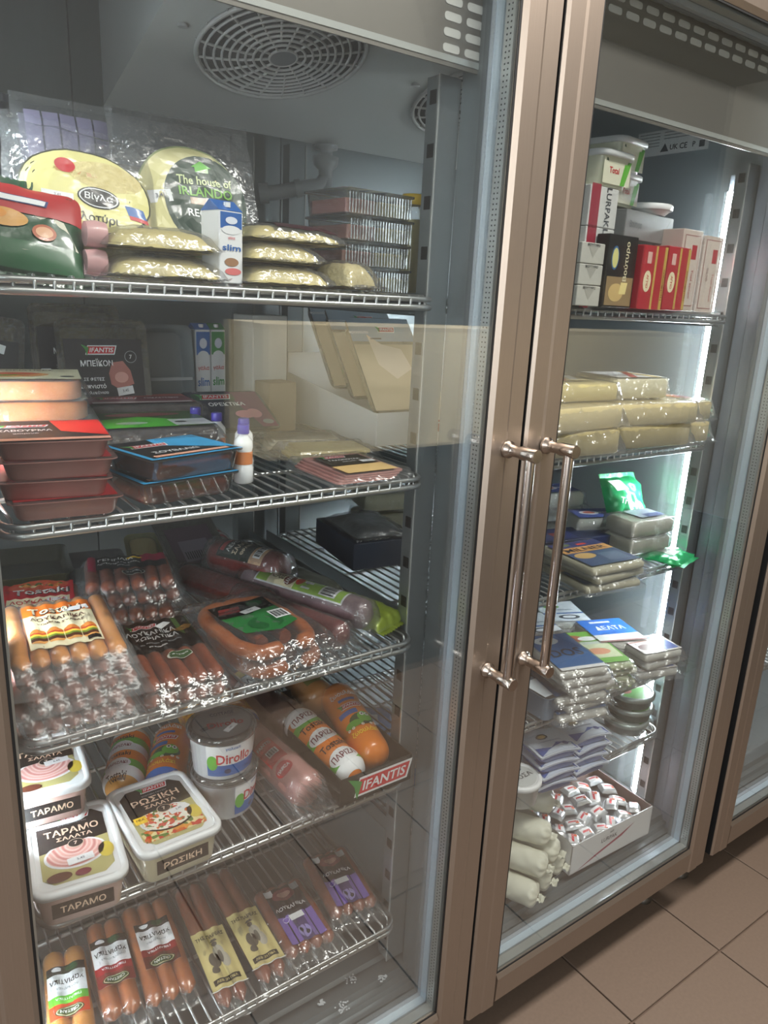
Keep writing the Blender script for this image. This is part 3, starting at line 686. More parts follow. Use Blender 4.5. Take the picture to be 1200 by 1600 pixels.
# ---------------------------------------------------------------- fourth shelf: salad tubs, rolls, cottage cheese
z4 = .6542
def octo(l, pic, picm, w_, d_, t1, t2, extra=None):
    a, b, c = w_ / 2 - .014, d_ / 2 - .016, .012
    l.poly([(-a, -b + c), (-a + c, -b), (a - c, -b), (a, -b + c), (a, b - c), (a - c, b), (-a + c, b), (-a, b - c)], C(186, 178, 120), 0)
    l.poly([(-a, -.004), (a, .006), (a, b - c), (a - c, b), (-a + c, b), (-a, b - c)], BLK, 1)
    l.ell(0, -.016, .036, .026, WHT, 2, 28, 0, 360); l.ell(0, -.016, .033, .023, picm, 3, 28)
    l.ell(.034, -.024, .009, .014, C(214, 190, 70), 3)
    l.poly([(-a, -.001), (a, .009), (a, .018), (-a, .010)], BLK, 4)
    l.logo(.004, b - .008, .036, 5); l.text('ΣΠΙΤΙΚΗ ΓΕΥΣΗ', .002, b - .020, .0028, GRY, 5, w=.034)
    l.text(t1, 0, .028, .0125, C(238, 206, 180), 6, w=.064); l.text(t2, .002, .0145, .0068, C(238, 206, 180), 6, w=.042)
    l.ell(.002, .001, .0095, .008, C(210, 190, 170), 6, 20); l.ell(.002, .001, .0085, .007, BLK, 7, 20); l.text('7', .002, .001, .006, C(230, 210, 190), 8)
    if extra: extra(l)
def txt_side(t):
    return lambda l: (l.rect(-.034, .012, .034, .032, BLK, 0), l.text(t, 0, .022, .009, C(236, 206, 180), 1, w=.05))
pinkbody = mat('tub_pink', (222, 188, 178), .3, coat=.4); creambody = mat('tub_cream', (222, 212, 178), .3, coat=.4)
tub('salad_tub', 'square white pink-spread tub with black label at front left of the fourth shelf', (-.596, .122, z4), -7, .108, .155, .052, pinkbody,
    lambda l: octo(l, 0, TARAMO, .108, .155, 'ΤΑΡΑΜΟ', 'ΣΑΛΑΤΑ', lambda q: (q.ell(-.022, -.052, .014, .008, C(92, 48, 34), 5), q.ell(.004, -.053, .009, .006, C(120, 40, 60), 5), q.sticker(.004, -.030, .030, .012, 6, 8))), 'square salad tubs', txt_side('ΤΑΡΑΜΟ'))
tub('salad_tub', 'square white mixed-salad tub with black label and yellow flash beside the cottage cheese', (-.482, .128, z4), 1, .112, .150, .052, creambody,
    lambda l: octo(l, 0, SALADPIC, .112, .150, 'ΡΩΣΙΚΗ', 'ΣΑΛΑΤΑ', lambda q: (q.rect(-.040, -.052, .040, -.030, VEGPIC, 2), q.rect(-.040, -.014, -.024, .000, YEL, 5), q.text('ΝΕΑ', -.032, -.006, .004, BLK, 6), q.sticker(.018, -.010, .026, .011, 10, 8))), 'square salad tubs', txt_side('ΡΩΣΙΚΗ'))
tb = tub('salad_tub', 'pink-spread tub with black label, on top of the rear stack of tubs', (-.602, .235, z4 + .052), -6, .100, .140, .052, pinkbody,
    lambda l: octo(l, 0, TARAMO, .100, .140, 'ΤΑΡΑΜΟ', 'ΣΑΛΑΤΑ', lambda q: (q.ell(-.022, -.050, .013, .007, C(92, 48, 34), 5), q.sticker(.014, -.004, .030, .011, 6, 8))), 'square salad tubs', txt_side('ΤΑΡΑΜΟ'))
dup(tb, -.606, .238, z4, -8, 'pink-spread tub underneath the rear stack of salad tubs')
def paris(l):
    for v in (-.040, .004, .048):
        l.ell(0, v, .020, .013, WHT, 2); l.text('ΠΑΡΙΖΑΚΙ', 0, v, .007, C(120, 40, 60), 4, w=.030)
        l.text('Tostaki', 0, v - .022, .010, C(60, 34, 20), 4, w=.034)
gb = [(-.062, -.046, WHT), (-.046, -.030, GRN2), (-.030, -.008, ORG), (-.008, .010, WHT), (.010, .026, GRN2), (.026, .044, ORG), (.044, .064, WHT)]
roll('sausage_roll', 'short plump roll with white, green and orange bands behind the salad tubs', (-.480, .285, z4), -24, .0285, .135, mat('casing_gold', (210, 150, 70), .3, coat=.5), gb, paris, clip=mat('end_film', (214, 160, 84), .3, coat=.5), face=-20)
def zoo(l):
    l.text('ζωουλάκι', 0, .046, .012, WHT, 3, w=.046); l.rect(-.014, .028, .014, .034, BLUE, 2); l.logo(0, .016, .034, 3)
    l.rect(-.026, -.004, .006, .006, BLUE, 2); l.ell(.006, -.020, .021, .014, DGRN, 2); l.ell(.012, -.016, .012, .012, GRN2, 3); l.ell(-.010, -.026, .016, .007, GRN2, 3)
    l.ell(.009, -.010, .0035, .004, WHT, 4); l.ell(.017, -.011, .0035, .004, WHT, 4); l.ell(.009, -.010, .0016, .002, BLK, 5); l.ell(.017, -.011, .0016, .002, BLK, 5)
    for u in (-.022, -.014, .002, .016, .024): l.ell(u, -.033, .0026, .0026, WHT, 3); l.ell(u, -.033, .001, .001, YEL, 4)
    l.text('ζωουλάκι', 0, -.046, .012, C(250, 214, 60), 3, w=.044)
ocas = mat('casing_orange', (224, 124, 36), .28, coat=.6)
roll('sausage_roll', 'orange roll with green print lying beside the banded roll', (-.425, .262, z4), -26, .0285, .145, ocas, [(-.068, -.058, BLUE)], zoo, face=-15)
mesh_y = ramp_mat('netted_yellow', 'voronoi', [(230, 160, 30), (196, 110, 20), (244, 190, 70)], 170, .35, .5, bump=.4)
for i, (x, y, rz, lb) in enumerate(((-.345, .345, -8, 'golden netted roll half hidden under the third shelf, left one'), (-.285, .335, -4, 'golden netted roll half hidden under the third shelf, beside the dark salami'))):
    roll('sausage_roll', lb, (x, y, z4), rz, .028, .12, mesh_y, [(-.060, -.048, BLUE), (-.048, -.040, WHT)], clip=mesh_y, group='golden netted rolls')
def cot_top(l):
    l.ell(0, 0, .043, .043, SILV, 0, 32); l.text('Dirollo', .002, -.006, .014, C(150, 60, 70), 3, w=.050, ang=-24); l.text('COTTAGE', .014, .018, .008, C(70, 80, 100), 3, w=.034, ang=-24)
    l.rect(-.034, -.002, -.010, .006, C(90, 92, 100), 2); l.sticker(0, -.020, .024, .009, 18, 6)
def cot_side(l):
    l.rect(-.052, .008, .075, .026, BLUE, 0); l.rect(-.052, .026, .075, .058, WHT, 0); l.text('Dirollo', -.012, .036, .016, RED, 2, w=.052); l.text('γαλακτ.', -.014, .052, .006, BLUE, 2); l.barcode(.046, .040, .022, .026, 2)
    l.ell(-.044, .030, .008, .012, GRN2, 1); l.ell(-.022, .016, .005, .004, NAVY, 2); l.text('cottage 0,1%', .016, .015, .004, NAVY, 2)
cb = mat('cup_white', (226, 230, 236), .25, coat=.5)
c1 = cup('cottage_cup', 'round white and blue cottage cheese cup with clear lid, upper of two', (-.384, .158, z4 + .068), 14, .040, .046, .068, cb, CLEARP, cot_top, cot_side, group='cottage cheese cups', lid_clear=True)
dup(c1, -.380, .160, z4, 60, 'round white and blue cottage cheese cup beneath its twin')
def hamlab(l):
    l.rect(-.016, -.046, .016, .010, C(204, 60, 60), 0); l.rect(-.014, -.012, .014, .008, C(226, 96, 90), 1); l.text('FANTIS', 0, -.002, .007, WHT, 3, w=.024); l.barcode(.002, -.024, .018, .014, 1); l.ell(-.004, -.064, .015, .013, RED, 0); l.text('ΠΑΡΙΖΑ', -.004, -.064, .006, WHT, 2, w=.022)
roll('ham_log', 'pink ham log in crinkled clip film lying beside the black display tray', (-.290, .190, z4), 4, .028, .225, HAM, None, hamlab, filmed=True, face=-30, seed=4, cat='ham')
clipf = M()
for i in range(46):
    a = random.random() * 6.28; r_ = .006 + .026 * random.random(); y0_ = .075 - .02 * random.random()
    z_ = z4 + .03 + r_ * math.sin(a); x_ = -.282 + r_ * math.cos(a) * 1.0
    clipf.add([(x_ - .010 * random.random(), y0_ + .02, z_ + .006 * random.random()), (x_ + .012, y0_ + .012 * random.random(), max(z4 + .001, z_ - .008)), (x_ + .006 * random.random(), y0_ - .018, max(z4 + .001, z_ + .010 * (random.random() - .5)))], [(0, 1, 2)], FILM_C, False)
hl = [o for o in bpy.data.objects if o.name == 'ham_log'][0]
cf = clipf.build('gathered_film_end', hl); cf.matrix_parent_inverse = hl.matrix_basis.inverted()
# black display tray with rolls
bt = thing('display_tray', 'black cardboard display tray with red logo at the front of the fourth shelf', 'tray', -.178, .197, z4, rz=0)
m = M(); tw, td, thh = .128, .27, .044; kb = mat('black_card', (30, 31, 30), .5, grain=.15, gscale=40)
m.box(-tw / 2, tw / 2, -td / 2, td / 2, 0, .0015, kb); m.box(-tw / 2, tw / 2, -td / 2, -td / 2 + .002, 0, thh, kb); m.box(-tw / 2, tw / 2, td / 2 - .002, td / 2, 0, thh, kb)
for s_ in (-1, 1): m.box(s_ * tw / 2 - .001, s_ * tw / 2 + .001, -td / 2, td / 2, 0, thh, kb)
m.build('tray_body', bt)
l = Lay(lambda u, v, o: (u, -td / 2 - o, .022 + v)); l.logo(.008, 0, .098, 0); l.build('logo_print', bt)
def pariza(l):
    for v in (-.060, -.004, .052): l.ell(0, v, .026, .015, WHT, 2); l.text('ΠΑΡΙΖΑ', 0, v, .012, C(120, 40, 56), 4, w=.040)
    for v in (-.032, .024): l.text('Tostaki', 0, v, .014, C(70, 36, 16), 4, w=.044)
roll('sausage_roll', 'white, green and orange banded roll lying in the black display tray', (-.212, .165, z4 + .006), 3, .028, .170, ocas, [(-.085, -.072, WHT), (-.072, -.058, GRN2), (-.030, -.014, ORG), (-.014, .006, GRN2), (.006, .030, ORG), (.030, .044, GRN2), (.060, .085, WHT)], pariza, face=-12, rx=4)
roll('sausage_roll', 'orange roll with red logo standing tilted at right in the display tray', (-.142, .185, z4 + .012), -9, .030, .175, ocas, None, zoo, face=-8, rx=10)
roll('sausage_roll', 'tan roll with silver sticker at the back of the display tray', (-.150, .318, z4 + .016), -4, .030, .120, mat('casing_tan', (190, 130, 74), .3, coat=.5), None, lambda l: (l.rect(-.014, -.010, .016, .022, SILV, 1), l.rect(-.020, -.035, .020, -.016, C(120, 120, 60), 1)), face=0)
roll('salami_roll', 'dark salami roll with white and black paper labels behind the ham log', (-.232, .330, z4), 8, .033, .190, ramp_mat('dark_casing', 'noise', [(58, 34, 32), (86, 56, 50)], 40, .35, .5), [(.052, .075, C(110, 30, 40))], lambda l: (l.rect(-.030, .010, .030, .048, WHT, 2), l.text('ΣΑΛΑΜΙ', 0, .032, .012, BLK, 4, w=.046), l.text('ΕΚΟΝΟΜΙΚΟ', 0, .018, .006, BLK, 4, w=.040), l.rect(-.012, .050, .012, .070, YEL, 3), l.ell(.022, .062, .014, .012, DGRN, 4)), face=-10, cat='salami')

# ---------------------------------------------------------------- third shelf
z3 = .8902
def burgers(l):
    l.rect(-.038, -.062, .038, .062, CRM, 0); l.rect(-.038, .030, .038, .062, C(232, 120, 40), 1); l.rect(-.038, -.062, .038, -.024, C(236, 226, 190), 1)
    l.text('Tostaki', -.002, .040, .020, BLK, 4, w=.060); l.text('Tostaki', -.003, .041, .018, C(246, 236, 210), 5, w=.058)
    l.text('ΛΟΥΚΑΝΙΚΑ', -.002, .017, .010, C(90, 44, 24), 4, w=.060); l.text('ΧΟΙΡΙΝΑ ΣΧΑΡΑΣ', 0, .003, .005, C(90, 44, 24), 4, w=.052)
    for u in (-.027, -.009, .009, .027):
        l.ell(u, -.022, .0085, .010, C(208, 128, 60), 3, 14, 0, 180); l.rect(u - .0085, -.026, u + .0085, -.022, C(190, 50, 36), 3); l.rect(u - .0085, -.031, u + .0085, -.026, C(240, 200, 70), 3); l.rect(u - .0085, -.036, u + .0085, -.031, C(110, 140, 50), 3); l.rect(u - .0085, -.044, u + .0085, -.036, C(80, 40, 26), 3); l.ell(u, -.044, .0085, .007, C(224, 160, 90), 3, 14, 180, 360)
    l.sticker(.020, .036, .030, .012, 8, 7); l.rect(.022, -.058, .036, -.048, BLK, 4)
tops = 5; t_ = .0196
hd = sausages('frankfurter_pack', 'pack of golden frankfurters with burger picture label, topmost of the front left stack', (-.586, .150, z3 + 4 * t_), -6, n=6, r=.0098, L=.172, w_=.118, mt=MEATG, lab=burgers, film_m=FILM_M, group='frankfurter packs', seed=11, skirt=.010, wr=.002)
hd2 = sausages('frankfurter_pack', 'brownish frankfurter pack, directly under the burger label pack', (-.585, .152, z3 + 3 * t_), -4, n=6, r=.0098, L=.172, w_=.118, mt=MEATR, film_m=FILM_M, group='frankfurter packs', seed=12, skirt=.014, wr=.0012)
stack(hd2, [(.003, -.004, -t_, 3), (-.004, .002, -2 * t_, -3), (.002, .000, -3 * t_, 2)], ['brownish frankfurter pack, third from the top of the front left stack', 'brownish frankfurter pack, second from the bottom of the front left stack', 'brownish frankfurter pack resting on the wires, bottom of the front left stack'])
def redtost(l):
    l.rect(-.046, -.066, .046, .062, RED, 0); l.rect(-.040, -.050, .040, .006, CRM, 1); l.ell(0, .050, .040, .020, C(214, 90, 60), 2); l.ell(-.010, .054, .016, .009, VEGPIC, 3); l.ell(.020, .050, .012, .008, VEGPIC, 3)
    l.text('Tostaki', .004, .026, .022, BLK, 4, w=.074); l.text('Tostaki', .003, .027, .020, WHT, 5, w=.072); l.text('ΛΟΥΚΑΝΙΚΑ', 0, -.010, .013, RED, 4, w=.074); l.text('ΚΟΚΤΕΙΛ', 0, -.026, .010, RED, 4, w=.050); l.text('με φυσικά καπνό', 0, -.040, .005, DGRN, 4, w=.056); l.sticker(.024, -.008, .026, .012, 0, 6)
rt = sausages('cocktail_sausage_pack', 'red and cream labelled cocktail sausage pack at the far left of the third shelf', (-.575, .335, z3 + .042), -12, n=7, r=.008, L=.12, w_=.104, mt=MEAT, lab=redtost, group='cocktail sausage packs', seed=21, skirt=.014)
stack(rt, [(.004, .0, -.020, 4), (-.004, .004, -.040, -4)], ['red labelled cocktail sausage pack, middle of the rear left stack', 'red labelled cocktail sausage pack, bottom of the rear left stack'])
def oval(l, u, v, bc=DGRN): l.ell(u, v, .016, .011, C(200, 200, 190), 3, 22); l.ell(u, v, .0148, .0098, bc, 4, 22); l.text('ΦΥΣΙΚΟ', u, v, .003, WHT, 6, w=.020)
def choriat(l):
    l.rect(-.046, -.010, .046, .085, BLK, 0); l.poly([(.010, .085), (.046, .085), (.046, .020), (.030, .030)], C(70, 96, 54), 1)
    l.text('ΛΟΥΚΑΝΙΚΑ', -.010, .046, .012, WHT, 3, w=.064); l.text('ΧΩΡΙΑΤΙΚΑ', -.006, .030, .010, WHT, 3, w=.056); l.text('με πράσο και ρίγανη', -.004, .014, .005, GRY, 3, w=.052); l.text('με θυμάρι', -.010, .003, .005, WHT, 3)
    l.logo(-.016, .066, .034, 2); l.sticker(.010, .062, .020, .011, 40, 6); oval(l, .008, -.030, C(60, 84, 52))
    for i in range(7): l.rect(.014 + i * .003, .040 + i * .002, .040 + i * .001, .0412 + i * .002, C(176, 130, 70), 2, skew=.6)
ch = sausages('country_sausage_pack', 'black and green labelled sausage pack at the shelf front beside the frankfurter stack', (-.462, .146, z3 + .020), -5, n=5, r=.0098, L=.180, w_=.096, mt=MEATR, lab=choriat, group='black label sausage packs', seed=31, skirt=.012)
dup(ch, -.458, .144, z3, -8, 'black and green labelled sausage pack beneath the front one')
def grilla(l):
    l.rect(-.055, -.002, .055, .052, BLK, 0); l.rect(.020, .022, .055, .052, C(150, 30, 60), 1); l.rect(-.055, -.010, -.044, .052, C(150, 30, 60), 1); l.text('ΓΕΝΝΑΙΑ', -.016, .036, .010, WHT, 3, w=.050); l.text('ΛΟΥΚΑΝΙΚΑ ΓΙΑ ΣΧΑΡΑ', -.012, .020, .006, WHT, 3, w=.060); l.text('χοιρινά', -.006, .009, .005, WHT, 3)
    oval(l, .006, -.022, BLK); l.ell(.010, .040, .012, .004, YEL, 2)
mg = sausages('country_sausage_pack', 'black and maroon labelled sausages on top of the rear middle stack', (-.452, .330, z3 + .066), -14, n=6, r=.0098, L=.118, w_=.120, mt=MEATR, lab=grilla, group='maroon label sausage packs', seed=41, skirt=.013)
stack(mg, [(.005, .002, -.022, 4), (-.003, -.004, -.044, -3), (.003, .003, -.066, 2)], ['maroon labelled sausage pack, second of the rear middle stack', 'maroon labelled sausage pack, third of the rear middle stack', 'maroon labelled sausage pack, bottom of the rear middle stack'])
def ringpack(name, lb, x, y, z, rz, lab, seed, grp='ring sausage packs'):
    root = thing(name, lb, 'sausages', x, y, z, rz=rz, group=grp)
    m = M(); P_ = []
    for i in range(61):
        a = 2 * PI * (i / 60 * .93) - 1.2; ex, ey = .052, .078
        c_, s_ = math.cos(a), math.sin(a); q = 4
        k = (abs(c_) ** q + abs(s_) ** q) ** (-1 / q); P_.append((ex * c_ * k, ey * s_ * k, .0105 + .0008 * math.sin(i)))
    m.tube(P_, lambda t: .0105 * (1 - .5 * (abs(t - .5) > .485)) * (1 - .10 * (math.cos(t * 2 * PI * 4) > .93)), MEAT, 14); m.build('sausage_ring', root)
    m = M(); m.tube([(0.018, -.05, .0095), (.016, 0, .0105), (.018, .055, .0095)], .0095, MEATR, 12); m.tube([(-.018, -.05, .0095), (-.016, 0, .0105), (-.018, .055, .0095)], .0095, MEATR, 12); m.build('inner_sausages', root)
    film_over(root, .128, .180, lambda u, v: .0215 if True else 0, FILM_C, .018, 34, 40, seed=seed, wr=.0035)
    if lab: l = Lay(lambda u, v, o: (u, v, .0235 + o + .0016 * nz(u * 40, v * 40, seed)), seg=.006); lab(l); l.build('label', root)
def ringlab(l):
    l.rect(-.044, .014, .044, .058, BLK, 0); l.rect(-.040, .028, -.008, .036, C(150, 60, 60), 1, skew=.3); l.rect(-.036, .038, -.004, .046, C(150, 60, 60), 1, skew=.3)
    l.poly([(-.044, .016), (.044, .022), (.046, -.036), (.010, -.052), (-.036, -.040)], C(48, 116, 62), 2); l.ell(.004, -.022, .026, .020, C(36, 92, 50), 3); l.ell(.022, .044, .012, .009, DGRN, 2)
    l.barcode(.034, -.006, .024, .028, 4); l.sticker(.004, .022, .030, .013, 14, 6)
ringpack('ring_sausage_pack', 'ring sausage in crinkled film with green label at the third shelf front, upper one', -.335, .152, z3 + .027, 3, ringlab, 51)
ringpack('ring_sausage_pack', 'ring sausage in crinkled film under the green labelled one', -.325, .150, z3, 0, None, 52)
def limelab(l):
    l.rect(-.018, -.085, .018, .085, WHT, 0); l.rect(-.0155, -.082, .0155, .082, LIME, 1); l.rect(-.0155, .010, .0155, .060, CRM, 2); l.ell(0, .022, .012, .010, C(120, 50, 30), 3); l.ell(.002, .004, .009, .007, C(200, 60, 30), 3)
    l.text('ΑΕΡΟΣ', 0, .046, .010, C(60, 40, 30), 4, w=.026, ang=-90); l.text('ΣΑΛΑΜΙ', .0, .024, .008, WHT, 5, w=.022); l.barcode(0, -.054, .024, .030, 3); l.sticker(-.002, -.012, .016, .016, 0, 5)
roll('salami_roll', 'long mauve salami with lime and white label lying diagonally at the right', (-.218, .222, z3 + .010), 22, .0235, .245, PURP, None, limelab, filmed=True, face=-12, cat='salami', group='filmed salamis', seed=61)
roll('salami_roll', 'dark red salami in film below the lime labelled one', (-.262, .190, z3), 18, .0215, .22, SALAMI, None, None, filmed=True, cat='salami', group='filmed salamis', seed=62)
def blacklab(l):
    l.rect(-.030, -.045, .030, .045, C(44, 52, 48), 0); l.rect(-.030, -.045, .030, -.020, C(196, 160, 130), 1); l.text('ΑΕΡΟΣ', 0, .026, .008, WHT, 3, w=.040); l.text('ΣΑΛΑΜΙ', 0, .012, .009, C(230, 214, 190), 3, w=.044); l.text('ΘΡΑΚΗΣ', 0, -.002, .006, C(230, 214, 190), 3, w=.040); l.rect(-.020, .034, .020, .042, C(170, 60, 60), 2); l.sticker(.012, .038, .018, .008, 0, 5); l.barcode(0, -.032, .04, .014, 2)
roll('salami_roll', 'short dark salami with black and tan label behind the mauve one', (-.250, .350, z3 + .022), 26, .030, .150, SALAMI, None, blacklab, filmed=True, face=-8, cat='salami', group='filmed salamis', seed=63)
roll('salami_roll', 'dark red salami mostly under the black and tan labelled one', (-.300, .330, z3), 22, .022, .20, SALAMI, None, None, filmed=True, cat='salami', group='filmed salamis', seed=64)
bag('snack_bag', 'crumpled lime green foil bag at the right end of the third shelf', (-.152, .172, z3 + .004), 20, .072, .135, .026, mat('lime_foil', (142, 160, 58), .35, .3, bump=.6, bscale=50, grain=.25, gscale=40), None, seed=71, wr=.005)
bag('snack_bag', 'dull grey green foil bag behind the mauve salami', (-.165, .330, z3), 10, .090, .130, .022, mat('grey_foil', (108, 110, 100), .4, .2, bump=.6, bscale=50), None, seed=72, wr=.004)
def darkprint(l): l.rect(-.040, -.050, .040, .030, C(70, 54, 66), 0); l.rect(-.026, -.045, .026, .000, C(98, 92, 104), 1); [l.rect(-.022 + i * .004, -.040, -.020 + i * .004, -.024, BLK, 2) for i in range(11)]
tray('sliced_meat_pack', 'flat dark violet sliced meat pack leaning at the back of the third shelf', (-.300, .480, z3 + .052), 4, .110, .150, .014, mat('smoke_plastic', (88, 88, 80), .3, coat=.5), None, darkprint, rx=34)
tray('sliced_meat_pack', 'small olive sliced cheese pack beside the dark violet one', (-.372, .500, z3 + .03), -10, .060, .110, .014, mat('olive_film', (150, 150, 90), .3, coat=.5), CHEESE, None, rx=24)
for i, (x, y, z, lb) in enumerate(((-.560, .520, z3, 'olive film meat pack at the far left back of the third shelf, lower'), (-.552, .515, z3 + .028, 'olive film meat pack at the far left back of the third shelf, upper'), (-.455, .530, z3, 'greyish film meat pack in the back row beside the olive ones'))):
    tray('sliced_meat_pack', lb, (x, y, z), -8, .120, .150, .026, mat('olive_film2', (96, 92, 62), .3, coat=.5) if i < 2 else mat('grey_film2', (112, 108, 110), .3, coat=.5), None, None, group='back row packs')
sausages('striped_packet', 'small red and white striped packets standing beside the salami at the back', (-.235, .520, z3 + .02), 30, n=3, r=.011, L=.09, mt=ramp_mat('striped_print', 'wave', [(196, 60, 70), (236, 226, 226)], 30, .35, .4), film_m=FILM_C, seed=73, rx=30, cat='packet')

# ---------------------------------------------------------------- second shelf
z2 = 1.1392
meatbox = mat('tray_meat_brown', (172, 122, 114), .35, grain=.16, gscale=30, coat=.5)
def redlab(l): l.rect(-.054, -.058, .054, .058, BLK, 0); l.poly([(.002, .058), (.054, .058), (.054, -.040), (.010, -.010)], C(232, 44, 38), 1); l.rect(-.054, -.058, .054, -.046, C(226, 160, 140), 1); l.logo(-.026, .022, .044, 2); l.text('ΚΑΒΟΥΡΜΑ', -.024, -.004, .012, WHT, 3, w=.052); l.text('χοιρινό', -.024, -.022, .007, WHT, 3)
mt_ = tray('meat_tray', 'brown meat tray with black and red label, topmost of the front left stack', (-.588, .122, z2 + .062), -9, .112, .125, .0205, meatbox, None, redlab, group='brown meat trays', r=.010)
def nolab(root, *a):
    r = None
    for o in a: pass
m2 = tray('meat_tray', 'brown meat tray, second from top under the red label', (-.585, .124, z2 + .0415), -7, .112, .125, .0205, meatbox, None, lambda l: l.rect(-.05, -.055, .05, .055, C(150, 30, 36), 0), group='brown meat trays', r=.010)
stack(m2, [(-.003, .002, -.0205, -3), (.002, -.002, -.0410, 2)], ['brown meat tray, second from bottom of the red label stack', 'brown meat tray standing on the wires under the red label stack'])
darktray = mat('tray_dark', (52, 46, 40), .25, coat=.8, grain=.3, gscale=20)
def bluelab(l): l.rect(-.062, -.052, .062, .052, BLK, 0); l.poly([(-.004, .052), (.062, .052), (.062, -.040), (-.010, .014)], SKY, 1); l.rect(-.062, -.052, .062, -.046, SKY, 1); l.rect(-.062, -.046, -.056, .052, SKY, 1); l.logo(-.024, .018, .048, 2); l.text('ΣΟΥΒΛΑΚΙ', -.010, -.020, .010, WHT, 3, w=.060); l.rect(-.050, -.042, .050, -.034, C(236, 176, 150), 2)
b1 = tray('meat_tray', 'dark tray with bright blue label beside the brown stack, upper one', (-.452, .130, z2 + .027), 14, .130, .110, .026, CLEARP, MEATR, bluelab, group='blue label trays', r=.012)
dup(b1, -.456, .132, z2, 10, 'dark tray with blue edge under the blue label tray')
WRAP = ramp_mat('wrap_filling', 'noise', [(214, 110, 50), (236, 160, 90)], 50, .4, .4)
def wraplab(l): l.rect(-.075, -.055, .075, .055, CRM, 0); l.ell(-.01, -.010, .050, .026, C(226, 150, 80), 1); l.ell(-.02, -.010, .034, .016, GRN2, 2); l.ell(0, -.004, .03, .012, C(220, 90, 50), 3); l.text('ΒΑΦΛΕΣ ΧΩΡΙΑΤΙΚΕΣ', -.010, .034, .012, C(80, 50, 30), 3, w=.11); l.ell(.060, -.035, .008, .008, BLK, 3)
wp = block('filled_flatbread_pack', 'orange filled flatbread pack, topmost of the pile behind the red label trays', (-.588, .300, z2 + .098), -12, .150, .120, .022, WRAP, wraplab, group='flatbread packs', r=.02, seed=81, cat='flatbread', fm=FILM_M)
stack(wp, [(.004, .0, -.0245, 3), (-.004, .003, -.049, -3), (.002, .002, -.0735, 2), (0, .0, -.098, 0)], ['orange filled flatbread pack, second of the pile', 'orange filled flatbread pack, middle of the pile', 'orange filled flatbread pack, second lowest of the pile', 'orange filled flatbread pack, lowest of the pile'])
def greenlab(l): l.rect(-.072, -.060, .072, .060, C(62, 96, 44), 0); l.poly([(-.072, -.060), (.020, -.060), (.050, -.020), (-.010, .020), (-.072, .0)], C(92, 200, 60), 1); l.rect(.020, -.055, .070, -.010, WHT, 2); l.ell(.032, -.032, .008, .006, BLK, 3); l.text('ποιότητα', .052, -.032, .006, GRY, 3, w=.026); l.ell(-.03, -.03, .02, .009, C(190, 220, 190), 2); l.ell(.0, .035, .05, .015, C(150, 80, 80), 2)
gp = block('sliced_turkey_pack', 'bright green labelled flat pack, topmost behind the blue label trays', (-.435, .262, z2 + .044), -4, .150, .125, .018, mat('dark_slices', (90, 74, 70), .4), greenlab, seed=82, group='green label packs', r=.012, cat='sliced meat')
stack(gp, [(.004, .002, -.022, 4), (-.003, 0, -.044, -4)], ['green labelled flat pack, second of its pile', 'green labelled flat pack, lowest of its pile'])
def marlab(l): l.rect(-.075, -.045, .075, .045, MAR, 0); l.rect(-.075, .020, .075, .045, C(150, 60, 50), 1); l.logo(-.030, .002, .050, 2); l.text('ΠΙΚΑΝΤΙΚΗ', .034, .002, .010, WHT, 3, w=.05); l.rect(-.07, -.042, .07, -.030, C(190, 180, 180), 1)
mp = block('sliced_salami_pack', 'maroon labelled flat pack under the standing bacon trays, topmost', (-.405, .398, z2 + .050), -6, .170, .100, .020, mat('dark_slices', (90, 74, 70), .4), marlab, seed=83, group='maroon label packs', r=.012, cat='sliced meat')
stack(mp, [(.004, .002, -.025, 3), (-.003, 0, -.050, -3)], ['maroon labelled flat pack, middle of its pile', 'maroon labelled flat pack, lowest of its pile'])
GB = mat('tray_gold_black', (74, 66, 30), .18, .35, coat=.8)
def baclab(t, full=True):
    def f(l):
        l.rect(-.056, -.034, .056, .056, C(34, 30, 34), 0); l.logo(-.006, .040, .042, 2); l.text(t, -.012, .022, .011, WHT, 3, w=.046); l.ell(.038, .030, .009, .009, GRY, 2, 20); l.ell(.038, .030, .008, .008, C(34, 30, 34), 3, 20); l.text('7', .038, .030, .006, WHT, 4)
        l.poly([(.004, .006), (.010, .022), (.026, .024), (.036, .010), (.040, -.010), (.018, -.018), (.006, -.010)], C(176, 110, 100), 2); l.ell(.022, .000, .010, .008, C(216, 160, 148), 3)
        l.text('ΣΕ ΦΕΤΕΣ', -.018, -.002, .005, WHT, 3); l.text('καπνιστό', -.020, -.012, .007, WHT, 3); l.text('με γλυκάνισο', -.018, -.022, .006, WHT, 3)
        l.rect(-.056, -.034, .056, -.032, C(200, 150, 140), 1); l.sticker(.026, -.020, .024, .012, 8, 6); l.barcode(-.048, -.016, .014, .022, 3)
        l.rect(-.052, -.072, .052, -.036, BACON, 1)
    return f
tray('bacon_tray', 'black and gold bacon tray standing in front, pink rashers showing below its label', (-.440, .450, z2 + .098), 0, .132, .170, .018, GB, None, baclab('ΜΠΕΪΚΟΝ'), rx=80, group='standing bacon trays', r=.012)
tray('bacon_tray', 'black and gold bacon tray standing taller just behind the front one', (-.462, .515, z2 + .112), 0, .132, .180, .020, GB, None, baclab('ΜΠΕΪΚΟΝ'), rx=84, group='standing bacon trays', r=.012)
